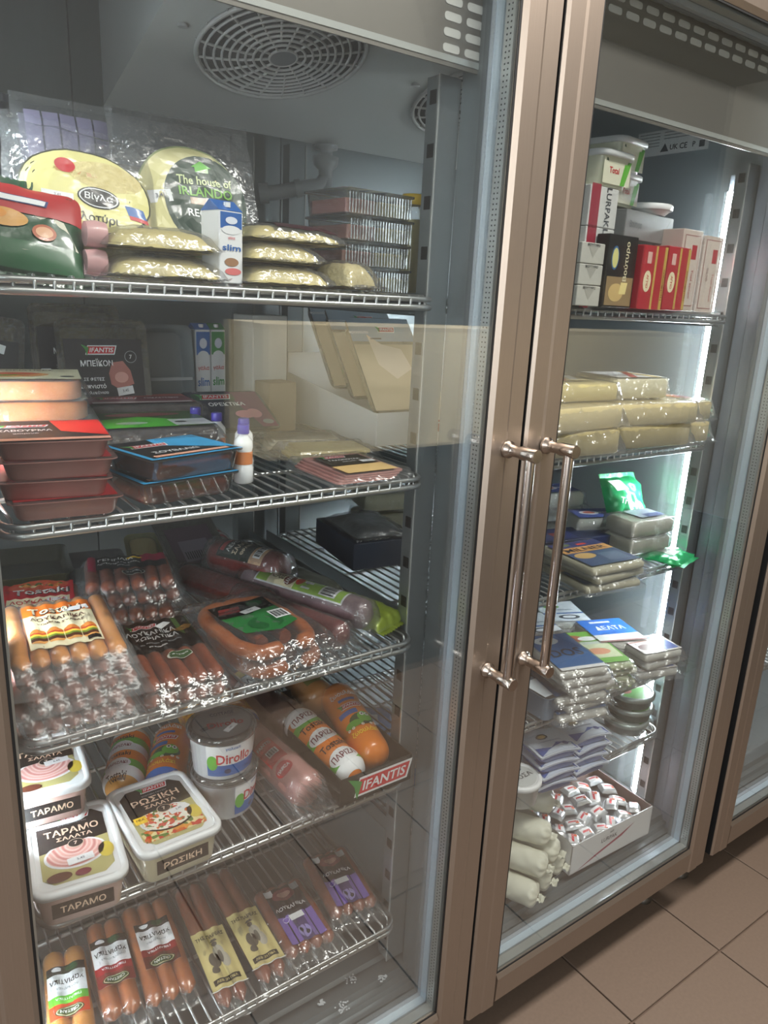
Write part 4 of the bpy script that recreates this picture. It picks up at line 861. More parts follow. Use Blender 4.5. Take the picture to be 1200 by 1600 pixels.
tray('bacon_tray', 'dark tray leaning at the far left of the second shelf', (-.612, .452, z2 + .105), 0, .120, .165, .018, mat('tray_smoke', (44, 42, 36), .2, coat=.8), None, lambda l: (l.rect(-.052, -.040, .052, .050, C(34, 32, 34), 0), l.text('ΜΙΚΤΟ', .020, .0, .010, WHT, 2, w=.04), l.ell(.02, -.026, .03, .009, C(60, 96, 50), 1), l.sticker(.02, .04, .03, .012, -12, 3)), rx=78, ry=8, group='standing bacon trays', r=.012)
tray('reflection_tray', 'plain grey tray built for a dark reflection between the bacon and the milk cartons', (-.338, .500, z2 + .092), 0, .100, .165, .030, mat('tray_grey', (104, 110, 112), .3, coat=.4), None, lambda l: l.rect(-.046, -.005, .046, .0, C(150, 154, 156), 0), rx=84, topf=False)  # blurred grey reflection in the glass, built as solid trays
tray('reflection_tray', 'pale grey sealed tray added under the standing reflection tray', (-.30, .40, z2), 4, .085, .10, .030, mat('tray_grey2', (140, 146, 146), .3, coat=.4), None, None)
def milkc(nm_, lb, x, y, z, c1_, rz, h=.170, w_=.028):  # cartons mirrored in the door glass, built solid on the shelves
    r_ = carton(nm_, lb, (x, y, z), rz, w_, w_, h, WHT, lambda l: (l.rect(-w_ * .45, h * .26, w_ * .45, h * .48, c1_, 0), l.ell(0, h * .24, w_ * .40, h * .06, WHT, 1), l.ell(0, h * .37, w_ * .25, h * .05, C(220, 226, 240), 2), l.text('slim', 0, 0, h * .085, BLUE if c1_ == BLUE else c1_, 2, w=w_ * .78), l.text('γάλα', 0, h * .13, h * .05, RED, 2), l.ell(0, -h * .20, w_ * .3, h * .06, C(160, 120, 90), 1), l.ell(.002, -h * .33, w_ * .35, h * .05, C(220, 120, 120), 1)), group='reflected milk cartons', cat='carton')
    m = M(); m.loft([[(-w_ / 2, -w_ / 2, h), (w_ / 2, -w_ / 2, h), (w_ / 2, w_ / 2, h), (-w_ / 2, w_ / 2, h)], [(-w_ / 2, -.001, h + w_ * .35), (w_ / 2, -.001, h + w_ * .35), (w_ / 2, .001, h + w_ * .35), (-w_ / 2, .001, h + w_ * .35)]], c1_, cap0=False, smooth=False); m.lathe([(.004, 0), (.004, .005)], WHT, 12, 'z', (0, -w_ * .28, h + w_ * .12)); m.build('gable_top', r_)
milkc('reflected_milk_carton', 'reflected slim milk carton with blue gable top, built on the second shelf', -.268, .500, z2, BLUE, 8)
milkc('reflected_milk_carton', 'reflected slim milk carton with green gable top, built on the second shelf', -.238, .508, z2, GRN, 8)
milkc('reflected_milk_carton', 'reflected narrow white and blue milk carton, built at the front of the top shelf', -.402, .098, 1.3802, BLUE, 14, h=.075, w_=.032)
tray('ham_heart_pack', 'navy and magenta labelled ham pack tilted under the milk cartons', (-.262, .395, z2 + .040), -4, .135, .120, .012, mat('tray_navy', (40, 40, 60), .3, coat=.6), None, lambda l: (l.rect(-.062, -.055, .062, .055, C(34, 38, 56), 0), l.poly([(.010, .055), (.062, .055), (.062, -.055), (.036, -.055)], C(110, 30, 84), 1), l.rect(-.050, .030, .020, .050, DGRN, 1), l.logo(-.014, .040, .050, 2), l.text('ΟΡΕΚΤΙΚΑ', 0, .016, .011, WHT, 3, w=.06), l.ell(.020, -.016, .016, .012, C(214, 140, 150), 2), l.ell(.036, -.014, .012, .014, C(214, 140, 150), 2), l.ell(.05, -.04, .009, .007, GRY, 2)), rx=22)
def bottle(lb, x, y, first=None, z=z2):  # bottles reflected in the door glass, placed on the shelf as solids
    if first: return dup(first, x, y, z, None, lb)
    r_ = thing('reflected_drink_bottle', lb, 'bottle', x, y, z, group='reflected drink bottles')
    M().lathe([(.010, 0), (.0125, .002), (.0125, .020), (.0112, .024), (.0112, .042), (.0122, .046), (.0115, .054), (.006, .061), (.006, .065)], mat('bottle_white', (240, 242, 244), .2, coat=.6), 20).build('bottle_body', r_)
    M().lathe([(.0072, .063), (.0075, .064), (.0075, .072), (.0068, .074)], C(74, 62, 170), 18).build('cap', r_)
    l = Lay(lambda u, v, o: ((.0113 + o) * math.sin(u / .0113), -(.0113 + o) * math.cos(u / .0113), v), seg=.004); l.rect(-.030, .025, .030, .041, C(220, 140, 90), 0); l.build('sleeve', r_); return r_
bo = bottle('reflected small white drink bottle with violet cap nearest the front wires', -.360, .135)
for lb, x, y in (('reflected small white drink bottle with violet cap at the right of the four', -.338, .180), ('reflected small white drink bottle with violet cap, second from the front', -.352, .235), ('reflected small white drink bottle with violet cap, farthest back of the four', -.360, .290)): bottle(lb, x, y, bo)
# white display box with tall sealed trays, standing behind the post
db = thing('display_box', 'white cardboard display box holding tall gold rimmed trays on the second shelf', 'box', .075, .450, ZR[1] + .0008)
wc = mat('white_card', (226, 226, 224), .6)
m = M(); bw, bd = .235, .31
for x in (-bw / 2, bw / 2): m.loft([[(x - .001, -bd / 2, 0), (x - .001, bd / 2, 0), (x - .001, bd / 2, .092), (x - .001, -bd / 2 + .01, .056), (x - .001, -bd / 2, .056)], [(x + .001, -bd / 2, 0), (x + .001, bd / 2, 0), (x + .001, bd / 2, .092), (x + .001, -bd / 2 + .01, .056), (x + .001, -bd / 2, .056)]], wc, smooth=False)
m.box(-bw / 2, bw / 2, -bd / 2 - .001, -bd / 2 + .001, 0, .056, wc); m.box(-bw / 2, bw / 2, bd / 2 - .001, bd / 2 + .001, 0, .13, wc); m.box(-bw / 2, bw / 2, -bd / 2, bd / 2, 0, .001, wc); m.build('box_body', db)
l = Lay(lambda u, v, o: (u, -bd / 2 - .001 - o, .028 + v)); l.logo(.0, 0, .085, 0); l.build('logo_print', db)
def goldlab(l): l.rect(-.068, -.09, .068, .040, C(206, 184, 146), 0); l.rect(-.068, .046, .068, .094, C(150, 166, 180), 0); l.logo(.010, .070, .036, 2); l.text('προσούτο', -.05, .064, .008, WHT, 2, w=.04); l.rect(-.03, .05, -.006, .053, C(60, 60, 70), 1, skew=.5); l.poly([(-.035, .06), (-.01, .04), (.03, .03), (.04, -.01), (.0, -.03), (-.03, .0)], C(226, 206, 180), 1)  # beige lower face holds the pale glass reflection in its colour
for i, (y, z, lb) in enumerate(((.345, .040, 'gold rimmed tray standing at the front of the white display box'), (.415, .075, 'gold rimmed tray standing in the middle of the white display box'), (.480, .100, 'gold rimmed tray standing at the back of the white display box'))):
    tray('gold_rim_tray', lb, (.040, y + .045, ZR[1] + .098 + z * .45), 0, .140, .190, .022, mat('tray_gold_rim', (96, 80, 40), .2, .5, coat=.8) if i else mat('tray_beige_reflection', (206, 188, 150), .25, .1, coat=.6), None, goldlab, rx=54, group='gold rim trays', r=.014)  # front tray's beige has the glass reflection painted in
carton('reflection_carton', 'plain white carton built for a pale reflection left of the display box', (-.135, .54, z2 + .0), 4, .070, .07, .195, mat('white_card2', (214, 214, 210), .6))  # pale patch reflected in the glass, added as a solid carton
carton('brown_carton', 'small tan cardboard carton in front of the plain white one', (-.140, .470, z2 + .0), 4, .055, .05, .085, mat('tan_card', (150, 134, 112), .7))
slices('cheese_slices_pack', 'folded pack of yellow cheese slices in front of the display box', (-.175, .235, z2), -12, .135, .085, 3, .005, CHEESE, None, seed=84, fm=FILM_C, step=(.006, .002))
slices('cheese_slices_pack', 'pale folded slices pack lying behind the yellow one', (-.170, .325, z2), -16, .130, .075, 3, .005, mat('slice_pale', (214, 206, 180), .45), None, seed=85, fm=FILM_C, step=(.006, .002), group=None)
def hamlab2(l): l.rect(-.036, -.016, .040, .040, C(64, 60, 54), 0); l.logo(-.008, .030, .036, 2); l.text('ΓΑΛΟΠΟΥΛΑ', 0, .012, .007, WHT, 3, w=.05); l.text('καπνιστή', 0, .0, .005, WHT, 3); l.sticker(.026, -.006, .022, .012, 0, 5); l.rect(-.040, -.060, .040, -.020, C(226, 190, 130), 1)
slices('ham_slices_pack', 'pink ham slices pack with dark label at the front of the second shelf', (-.205, .128, z2), 0, .118, .130, 4, .003, HAM, hamlab2, seed=86, cat='sliced ham')

# ---------------------------------------------------------------- top shelf
z1 = 1.3802
def italy(l):
    l.rect(-.054, .012, .054, .045, C(176, 44, 46), 0); l.rect(-.054, -.045, .054, -.018, C(24, 84, 46), 0); l.poly([(-.054, .026), (-.01, .024), (.036, .010), (.050, -.018), (.0, -.028), (-.054, -.020)], C(224, 220, 200), 1)
    l.ell(-.018, .004, .022, .010, C(216, 160, 84), 2); l.ell(-.024, .007, .009, .005, VEGPIC, 3); l.ell(.018, -.006, .011, .009, C(180, 96, 64), 3, 18); l.ell(.018, -.006, .008, .006, C(224, 170, 134), 4, 18); l.rect(-.026, .022, .020, .030, C(60, 70, 120), 3, skew=.3); l.rect(-.024, .023, .018, .029, WHT, 4, skew=.3)
bag('pasta_bag', 'red, white and green pillow bag leaning at the front left of the top shelf', (-.600, .122, z1 + .038), -5, .112, .094, .012, mat('bag_green', (30, 74, 46), .3, coat=.6, bump=.5, bscale=40), italy, rx=60, ry=7, seed=91, wr=.002)
def vigla(l):
    l.c = (0, -.004)
    l.ell(0, .006, .066, .046, C(70, 70, 56), 0, 30); l.ell(0, .006, .064, .044, C(226, 218, 150), 1, 30); l.ell(.018, .026, .038, .016, GRATED, 2); l.ell(-.022, .030, .010, .008, RED, 3); l.rect(-.030, .022, .010, .026, C(196, 150, 90), 2, skew=-.8)
    l.ell(.010, .000, .021, .012, BLK, 3, 24); l.ell(.010, .000, .0195, .0105, WHT, 4, 24); l.ell(.010, .0, .018, .0092, BLK, 5, 24); l.text('Βίγλα', .010, .0, .009, WHT, 7, w=.028); l.text('κεφαλοτύρι', -.004, -.024, .012, C(40, 36, 30), 4, w=.066)
    l.rect(.040, -.012, .060, -.002, BLUE, 3, skew=-.4); l.rect(.042, -.016, .062, -.012, RED, 3, skew=-.4); l.sticker(-.030, -.006, .030, .009, 0, 6)
bag('grated_cheese_bag', 'clear bag of grated cheese with cream oval label beside the red and green bag', (-.530, .165, z1 + .070), -4, .155, .165, .026, FILM_C, vigla, GRATED, rx=64, ry=6, seed=92, wr=.003, cell=(0, -.014, .068, .060))
def irl(l):
    l.c = (0, .004)
    l.ell(-.006, -.012, .064, .064, C(150, 160, 110), 0, 40); l.ell(-.006, -.012, .0620, .0620, C(214, 206, 150), 1, 40); l.ell(.010, -.012, .050, .054, C(22, 52, 38), 2, 36)
    l.poly([(-.004, .028), (.008, .036), (.020, .028), (.016, .028), (.016, .022), (0, .022), (0, .028)], GRN2, 3); l.text('The house of', .010, .012, .010, C(210, 220, 170), 4, w=.066); l.text('IRLANDO', .010, -.001, .011, C(120, 176, 70), 4, w=.064); l.rect(-.010, -.016, .030, -.008, C(150, 120, 90), 3); l.text('REGATO', .010, -.026, .009, WHT, 4, w=.05); l.text('τυρί τριμμένο', .010, -.038, .004, WHT, 4); l.sticker(-.044, -.010, .026, .014, 8, 6)
bag('grated_cheese_bag', 'clear bag of grated cheese with round black and green label', (-.402, .190, z1 + .086), -2, .170, .190, .028, FILM_C, irl, GRATED, rx=70, seed=93, wr=.003, cell=(-.008, -.020, .068, .066))
bag('cheese_bag', 'clear bag with vertical violet stripes standing at the back of the top shelf', (-.510, .300, z1 + .098), 0, .115, .185, .020, FILM_C, lambda l: [l.rect(-.045 + i * .019, -.06, -.028 + i * .019, .082, C(132, 126, 150), 0) for i in range(5)], mat('violet_grey', (120, 116, 134), .5), rx=84, seed=94)
bag('cheese_bag', 'near black foil bag at the far left back of the top shelf', (-.610, .300, z1 + .096), 0, .085, .180, .022, mat('black_foil', (26, 27, 32), .35, coat=.5, bump=.5, bscale=40), None, rx=84, seed=95)
bag('cheese_bag', 'crinkled clear bag of grated cheese wedged between the two labelled bags', (-.455, .262, z1 + .070), 0, .075, .150, .020, FILM_C, None, GRATED, rx=76, seed=96, wr=.004)
fold = lambda lb, x, y, z, rz, w_=.125, grp='folded cheese packs', sd=0, mt=None: bag('cheese_slices_pack', lb, (x, y, z), rz, w_, .085, .024, FILM_C, None, mt or CHEESE, group=grp, seed=sd, wr=.003, cat='sliced cheese')
fold('folded pack of cheese slices behind the narrow carton, upper one', -.470, .118, z1 + .028, -6, sd=101); fold('folded pack of cheese slices lying on the wires under another', -.470, .114, z1, -2, .13, sd=102)
M().lathe([(.012, -.010), (.0135, 0), (.012, .010)], C(206, 160, 160), 18, 'x', (0, 0, .0135)).build('ham_roll', None, label='small pink roll end beside the folded cheese packs, lower', cat='sliced ham', loc=(-.538, .102, z1))
M().lathe([(.012, -.010), (.0135, 0), (.012, .010)], C(206, 160, 160), 18, 'x', (0, 0, .0135)).build('ham_roll', None, label='small pink roll end resting on another beside the folded cheese packs', cat='sliced ham', loc=(-.536, .104, z1 + .027))
fold('folded pack of cheese slices right of the narrow carton, lower one', -.325, .120, z1, 4, .125, sd=103); fold('folded pack of cheese slices right of the narrow carton, middle one', -.330, .124, z1 + .025, 6, .110, sd=104)
bag('cheese_slices_pack', 'cheese slices pack with dark maroon label right of the narrow carton, upper one', (-.310, .130, z1 + .049), 4, .140, .085, .020, FILM_C, lambda l: (l.rect(-.030, -.036, .056, .034, C(58, 24, 30), 0), l.ell(-.030, .030, .030, .008, C(226, 200, 120), 1)), CHEESE, group='folded cheese packs', seed=105, cat='sliced cheese')
bag('grated_cheese_bag', 'small bag of shredded cheese lying right of the folded packs', (-.232, .118, z1), 20, .065, .080, .034, FILM_C, None, GRATED, seed=106, wr=.003)
for i in range(3):
    bag('cured_meat_pack', ['dark maroon cured meat pack, bottom of the rear pile on the top shelf', 'dark maroon cured meat pack, middle of the rear pile on the top shelf', 'dark maroon cured meat pack with gold squiggle, top of the rear pile'][i], (-.205 + .006 * i, .345, z1 + .028 * i + .001), 3 - 3 * i, .170, .120, .030, mat('maroon_foil', (62, 26, 34), .35, coat=.5, bump=.3), (lambda l: [l.ell(-.05 + .012 * k, -.03 + .003 * (k % 2), .008, .004, GLD, 0, 10) for k in range(8)]) if i == 2 else None, group='rear cured meat pile', seed=110 + i, cat='cured meat')
def cbox(lb, x, y, z, rz):
    root = thing('clear_cheese_box', lb, 'box', x, y, z, rz=rz, group='clear cheese boxes'); m = M(); n_ = 22; w_, d_, h = .118, .100, .030
    m.rr([(w_ - .012, d_ - .012, .006, 0), (w_ - .006, d_ - .006, .008, h * .9), (w_, d_, .008, h * .92), (w_, d_, .008, h)], CLEARP, cap1=True); m.build('box_body', root)
    m = M()
    for i in range(n_): x_ = -w_ / 2 + .008 + (w_ - .016) * i / (n_ - 1); m.box(x_ - .0007, x_ + .0007, -d_ / 2 + .0015, -d_ / 2 + .0030, .001, h * .86, CLEARP)
    m.build('ribs', root, kind='stuff')
    for i in range(2): M().rr([(.048, d_ - .022, .003, .002), (.048, d_ - .022, .003, h * .62)], CHEESE if i else HAM, c=((-.027, .027)[i], 0)).build('slice_pile', root, label='yellow cheese slices' if i else 'pink ham slices')
    return root
c0 = cbox('clear ribbed box of ham and cheese slices, topmost of the stack by the post', -.166, .185, z1 + .0945, 4)
stack(c0, [(.002, 0, -.0315, 1), (-.001, .001, -.063, -1), (.001, 0, -.0945, 1)], ['clear ribbed box of ham and cheese slices, second from the top', 'clear ribbed box of ham and cheese slices, third from the top', 'clear ribbed box of ham and cheese slices, at the bottom'])
j = thing('cheese_jar', 'small jar with yellow lid behind the clear boxes beside the post', 'jar', .02, .31, ZR[0]); m = M(); m.lathe([(.016, 0), (.018, .004), (.018, .135), (.014, .142)], CLEARP, 20); m.build('glass_body', j); M().lathe([(.0155, .002), (.0155, .12)], CHEESE, 20).build('contents', j); M().lathe([(.018, .142), (.019, .144), (.019, .156), (.017, .158)], YEL, 20).build('lid', j)

# ================================================================== RIGHT BAY
r1 = ZR[0] + .0003
def greencup(name, lb, x, y, z, rz, first=None):
    if first: return dup(first, x, y, z, rz, lb)
    return tub(name, lb, (x, y, z), rz, .092, .092, .052, mat('cup_cream', (214, 214, 190), .3, coat=.5), lambda l: l.rect(-.03, -.03, .03, .03, DGRN, 0), 'cream cheese tubs', lambda l: (l.rect(-.036, .004, .036, .040, C(220, 218, 196), 0), l.poly([(.010, .004), (.022, .004), (.036, .040), (.020, .040)], GRN2, 1), l.text('Total', -.008, .024, .009, RED, 2), l.rect(-.03, .036, .030, .040, DGRN, 1)))
lurp = lambda l: (l.rect(-.036, -.032, -.012, .032, C(150, 40, 60), 0), l.text('LURPAK', .012, 0, .014, C(60, 60, 66), 1, w=.058, ang=-90))
stk = [carton('butter_box', lb, (.238, .145, r1 + .060 * i), 6, .078, .070, .059, mat('butter_card', (206, 206, 204), .5), lurp, None, group='silver butter boxes') for i, lb in enumerate(('silver and red butter box at the very bottom behind the black box', 'silver and red butter box in the middle of the left column', 'silver and red butter box with large lettering, topmost of its column'))]
blackb = lambda l: (l.rect(-.036, -.052, .036, -.008, C(150, 126, 90), 0), l.ell(-.008, -.032, .020, .014, C(210, 180, 120), 1), l.rect(.000, -.034, .018, -.016, C(240, 220, 150), 2, skew=.2), l.ell(-.020, .020, .010, .018, C(60, 110, 160), 1), l.ell(-.020, .020, .008, .015, C(220, 214, 140), 2), l.text('Βούτυρο', .012, .016, .013, CRM, 2, w=.060, ang=90))
carton('butter_box', 'black box with cream lettering and butter picture beside the white foil bars', (.272, .098, r1), 4, .080, .024, .110, mat('black_card2', (30, 28, 28), .45), blackb)
foil = mat('paper_foil', (196, 194, 186), .5, .1, bump=.3, bscale=60)
for i in range(3):
    carton('butter_bar', ['white paper wrapped butter bar, lowest of three at the door edge', 'white paper wrapped butter bar, middle of three at the door edge', 'white paper wrapped butter bar, uppermost of three at the door edge'][i], (.188, .098, r1 + .031 * i), 2, .056, .045, .030, foil, lambda l: (l.poly([(-.012, .010), (.012, .010), (0, -.006)], C(170, 168, 160), 0), l.text('ΒΟΥΤΥΡΟ', 0, .012, .004, BLK, 1, w=.03)), group='white butter bars')
g0 = greencup('cream_cheese_tub', 'square cream cheese tub with dark green lid, highest one right of the butter box', .345, .190, r1 + .216, 8)
greencup('', 'square cream cheese tub with dark green lid, directly beneath the highest one', .345, .192, r1 + .164, 10, g0)
greencup('', 'square cream cheese tub with dark green lid at the edge of the door frame', .262, .150, r1 + .1805, 4, g0)
carton('butter_box', 'tall silver carton under the two cream cheese tubs', (.345, .205, r1), 4, .080, .070, .163, mat('silver_card', (170, 172, 172), .45, .2))
redf = lambda l: (l.rect(-.034, -.050, .026, .050, C(176, 40, 52), 0), l.rect(.000, -.050, .006, .050, GLD, 1), l.rect(.026, -.050, .034, .050, GLD, 1), l.ell(-.016, -.006, .011, .017, CRM, 1), l.text('ΑΓΝΟ', -.016, -.006, .006, RED, 2, ang=-90), l.rect(-.022, .022, -.010, .040, C(220, 180, 170), 1), l.text('ημίπαχο', .030, -.010, .006, C(130, 60, 40), 2, w=.05, ang=90))
carton('butter_box', 'red and gold box with a white oval standing left of its twin', (.352, .108, r1), 3, .070, .050, .100, mat('red_card', (170, 44, 56), .45), redf, None, group='red butter boxes')
carton('butter_box', 'red and gold box with a white oval standing right of its twin', (.424, .112, r1), 3, .068, .050, .104, mat('red_card', (170, 44, 56), .45), redf, None, group='red butter boxes')
carton('grey_parcel', 'long grey foil parcel lying across the upright boxes', (.405, .172, r1 + .112), 8, .165, .060, .046, mat('grey_parcel', (140, 142, 142), .4, .3, bump=.3, bscale=40), lambda l: (l.text('Βούτυρο', -.05, 0, .014, C(90, 92, 92), 1, w=.04), l.rect(.04, -.018, .0415, .018, C(96, 98, 98), 0, skew=.8)))
cup('white_tub', 'white round lidded tub resting on the grey foil parcel', (.440, .178, r1 + .159), 0, .034, .042, .018, WHITE, WHITE)
creamf = lambda l: (l.rect(-.030, -.066, .030, .066, C(206, 190, 180), 0), l.rect(-.026, -.060, .026, .060, C(150, 90, 90), 1), l.rect(-.0245, -.0585, .0245, .0585, C(206, 192, 182), 2), l.rect(.000, .020, .016, .044, C(176, 40, 52), 3), l.text('φέτα', -.010, 0, .010, C(120, 80, 80), 3, ang=90), l.text('Τυρί κρέμα', .010, -.022, .008, C(160, 60, 60), 3, w=.05, ang=-90))
for i, (x, lb) in enumerate(((.490, 'tall cream and pink carton beside the red boxes'), (.556, 'tall cream and pink carton beside the two picture tubs'))): carton('cheese_carton', lb, (x, .140, r1), 3, .063, .060, .138 - .006 * i, mat('cream_card', (204, 190, 180), .5), creamf, creamf, group='tall cream cartons')
pt = tub('picture_tub', 'square tub with red and orange picture, upper one by the bright light strip', (.600, .225, r1 + .052), 4, .064, .075, .050, mat('pink_body', (206, 176, 170), .3, coat=.4), lambda l: l.rect(-.02, -.02, .02, .02, RED, 0), 'small picture tubs', lambda l: (l.rect(-.026, .004, .026, .040, C(214, 190, 184), 0), l.ell(-.008, .018, .008, .012, C(214, 140, 70), 1), l.poly([(-.02, .026), (.018, .038), (.018, .034), (-.018, .020)], C(176, 40, 52), 2)))
dup(pt, .600, .225, r1, 2, 'square tub with red and orange picture, lower one by the bright light strip')
bag('cheese_bag', 'clear puffed bag lying on top of the cream cartons', (.530, .235, r1 + .0), 0, .070, .080, .110, FILM_C, None, mat('cheese_ball', (220, 222, 214), .5), seed=120)
# rating sticker on the right side wall
stp = Lay(lambda u, v, o: (.6922 - o, .325 + u * -1 + .0, 1.712 + v)); stp.rect(-.085, -.024, .085, .024, C(176, 178, 178), 0)
for i in range(5): stp.rect(-.080, .018 - i * .006, -.030, .0195 - i * .006, C(110, 112, 114), 1)
for i in range(3): stp.rect(-.020, .018 - i * .006, .07, .0195 - i * .006, C(110, 112, 114), 1)
stp.poly([(-.026, -.018), (-.006, -.018), (-.016, -.002)], C(60, 62, 64), 1); stp.text('UK', .006, -.011, .010, C(60, 62, 64), 1); stp.text('CE', .028, -.011, .011, C(60, 62, 64), 1); stp.text('P', .052, -.011, .010, C(60, 62, 64), 1); stp.rect(.064, -.018, .076, -.006, C(60, 62, 64), 1)
stp.build('rating_sticker', fr)

# ---------------------------------------------------------------- R2: filmed cheese blocks
r2 = ZR[1] + .0003
ychs = mat('cheese_block', (214, 196, 146), .45, coat=.2, grain=.06, gscale=14)
cl = lambda l: (l.rect(-.10, -.040, .06, .040, C(206, 192, 150), 0), l.rect(-.06, -.040, -.05, .040, WHT, 1, skew=.8), l.rect(-.02, -.040, .000, .040, RED, 1, skew=.8), l.rect(.02, -.030, .04, .030, WHT, 1, skew=.6))
for i, (x, y, z, rz, w_, d_, h, lb) in enumerate(((.235, .210, 0, -4, .20, .24, .042, 'wide filmed cheese block at the left, on the wires of the second shelf'), (.450, .195, 0, -6, .20, .20, .042, 'wide filmed cheese block in the middle, on the wires of the second shelf'), (.588, .190, 0, -3, .066, .19, .040, 'narrow filmed cheese block by the side wall, on the wires'),
      (.240, .200, .043, 3, .19, .22, .040, 'wide filmed cheese block at the left, second layer'), (.455, .185, .043, -8, .20, .19, .038, 'wide filmed cheese block in the middle, second layer'), (.590, .185, .041, 4, .064, .17, .036, 'narrow filmed cheese block by the side wall, second layer'))):
    block('cheese_block', lb, (x, y, r2 + z), rz, w_, d_, h, ychs, (lambda l: (l.ell(.0, 0, .02, .04, ORG, 0), l.ell(.012, .02, .012, .03, WHT, 1), l.ell(.008, -.03, .014, .02, MAR, 2))) if i == 5 else (lambda l: l.ell(-.03, .01, .05, .03, C(110, 104, 190), 0)) if i == 3 else None, group='filmed cheese blocks', seed=130 + i, wr=.006, skirt=.014)
block('cheese_block', 'filmed cheese block with red and white striped label, topmost at the left', (.262, .200, r2 + .086), -4, .20, .14, .030, CHEESE, cl, group='striped cheese blocks', seed=137, wr=.004)
block('cheese_block', 'filmed cheese block with red and white striped label, topmost at the right', (.452, .190, r2 + .084), -8, .130, .11, .036, mat('cheese_bright', (236, 228, 190), .4, coat=.2), lambda l: (l.rect(-.06, -.050, .06, .050, WHT, 0), l.rect(-.03, -.05, -.012, .05, RED, 1, skew=.7), l.rect(.03, -.05, .05, .05, C(214, 190, 110), 1)), group='striped cheese blocks', seed=138, wr=.003)

# ---------------------------------------------------------------- R3: feta, green bag, blue slices packs
r3 = ZR[2] + .0003
fetalab = lambda l: (l.rect(-.05, -.03, .05, .036, C(60, 74, 140), 0), l.ell(-.012, .004, .022, .014, WHT, 1), l.ell(-.012, .004, .014, .008, C(196, 90, 70), 2), l.text('ΦΕΤΑ', .026, .004, .010, WHT, 2))
fe = [('white filmed cheese brick on the wires at the back left', .500, .370, 0, -14), ('white filmed cheese brick, second layer at the back left', .498, .372, .034, -10), ('white filmed cheese brick with blue label, topmost at the back left', .492, .362, .068, -12), ('white filmed cheese brick with blue label in the middle of the shelf', .515, .262, .034, -22), ('white filmed cheese brick on the wires in the middle of the shelf', .520, .268, 0, -16)]
for i, (lb, x, y, z, rz) in enumerate(fe): block('white_cheese_brick', lb, (x, y, r3 + z), rz, .115, .075, .032, CHEESEW, fetalab if i in (2, 3) else None, group='white cheese bricks', seed=140 + i, wr=.003, skirt=.013, rnd=.006)
block('white_cheese_brick', 'greyish filmed cheese brick at the right above the wires, upper', (.545, .170, r3 + .050), -6, .120, .075, .034, mat('cheese_greyish', (196, 196, 182), .4, coat=.2), lambda l: (l.rect(-.02, -.02, .05, .03, C(150, 156, 170), 0), l.rect(.0, -.02, .05, .0, C(70, 80, 120), 1)), group='white cheese bricks', seed=146, wr=.003, skirt=.014, rnd=.006)
block('white_cheese_brick', 'greyish filmed cheese brick at the right lying on the wires', (.543, .172, r3 + .014), -3, .120, .078, .034, mat('cheese_greyish', (196, 196, 182), .4, coat=.2), None, group='white cheese bricks', seed=147, wr=.003, skirt=.016, rnd=.006)
gfoil = mat('green_foil', (38, 168, 104), .3, .2, coat=.5, bump=.5, bscale=40, grain=.3, gscale=20)
bag('green_cheese_bag', 'shiny emerald green bag standing at the right by the light strip', (.590, .250, r3 + .078), -10, .100, .130, .030, gfoil, lambda l: (l.text('Trikalino', 0, .0, .014, WHT, 1, w=.06, ang=-20), l.rect(-.03, .03, .0, .055, WHT, 0, skew=-.5), l.ell(.0, -.03, .03, .015, C(200, 220, 200), 0)), rx=62, seed=150, wr=.006)
bag('green_cheese_bag', 'crumpled green and clear bag end at the shelf corner under the emerald bag', (.585, .122, r3 + .002), 14, .090, .085, .012, gfoil, lambda l: l.rect(-.02, -.02, .015, .02, C(190, 196, 186), 0), seed=151, wr=.007)
def milner(l):
    l.rect(-.060, -.060, .060, .060, C(70, 84, 120), 0); l.rect(-.060, .006, .060, .032, C(214, 160, 96), 1); l.text('MILNER', 0, .019, .016, C(34, 40, 60), 2, w=.10); l.rect(-.060, .034, .060, .060, C(60, 66, 116), 1); l.ell(-.030, .048, .016, .007, C(110, 120, 90), 2); l.rect(.0, .040, .024, .048, C(196, 70, 60), 2); l.ell(-.03, -.012, .024, .014, C(206, 170, 110), 1); l.rect(.0, -.05, .05, -.01, C(96, 110, 140), 1)
mi = block('cheese_slices_pack', 'blue and orange labelled slices pack lying at the front, topmost', (.345, .125, r3 + .034), -6, .130, .140, .014, mat('slice_cream', (214, 208, 180), .4), milner, group='blue and orange slices packs', seed=152, wr=.002, cat='sliced cheese')
stack(mi, [(.006, .002, -.017, 5), (-.004, 0, -.034, -3)], ['blue and orange labelled slices pack, middle of the front pile', 'blue and orange labelled slices pack, bottom of the front pile on the wires'])
carton('blue_carton', 'low dark blue carton lying behind the slices packs', (.418, .242, r3), -10, .20, .075, .044, mat('navy_card', (44, 56, 100), .45), None, None, lambda l: (l.rect(-.09, -.03, .0, .03, C(60, 70, 130), 0), l.rect(-.05, -.01, -.02, .01, C(190, 80, 70), 1), l.ell(-.07, .01, .012, .01, C(120, 130, 110), 1)))
bc = carton('blue_carton', 'dark blue open carton seen through the left door past the steel post', (.045, .445, r3), -8, .130, .180, .052, mat('navy_card2', (48, 58, 76), .5))
bag('cheese_slices_pack', 'clear film pack bulging out of the dark blue open carton', (.045, .440, r3 + .052), -8, .115, .15, .022, FILM_C, None, mat('dull_slate', (110, 116, 120), .5), seed=153, wr=.004)
ch4 = block('white_cheese_brick', 'pale cheese pack behind the blue open carton, upper of two', (.190, .585, r3 + .044), -14, .120, .090, .036, mat('cheese_olive', (190, 188, 156), .45, coat=.2), None, group='pale cheese packs past the post', seed=154, rnd=.006)
dup(ch4, .188, .583, r3, -12, 'pale cheese pack behind the blue open carton, lower of two')

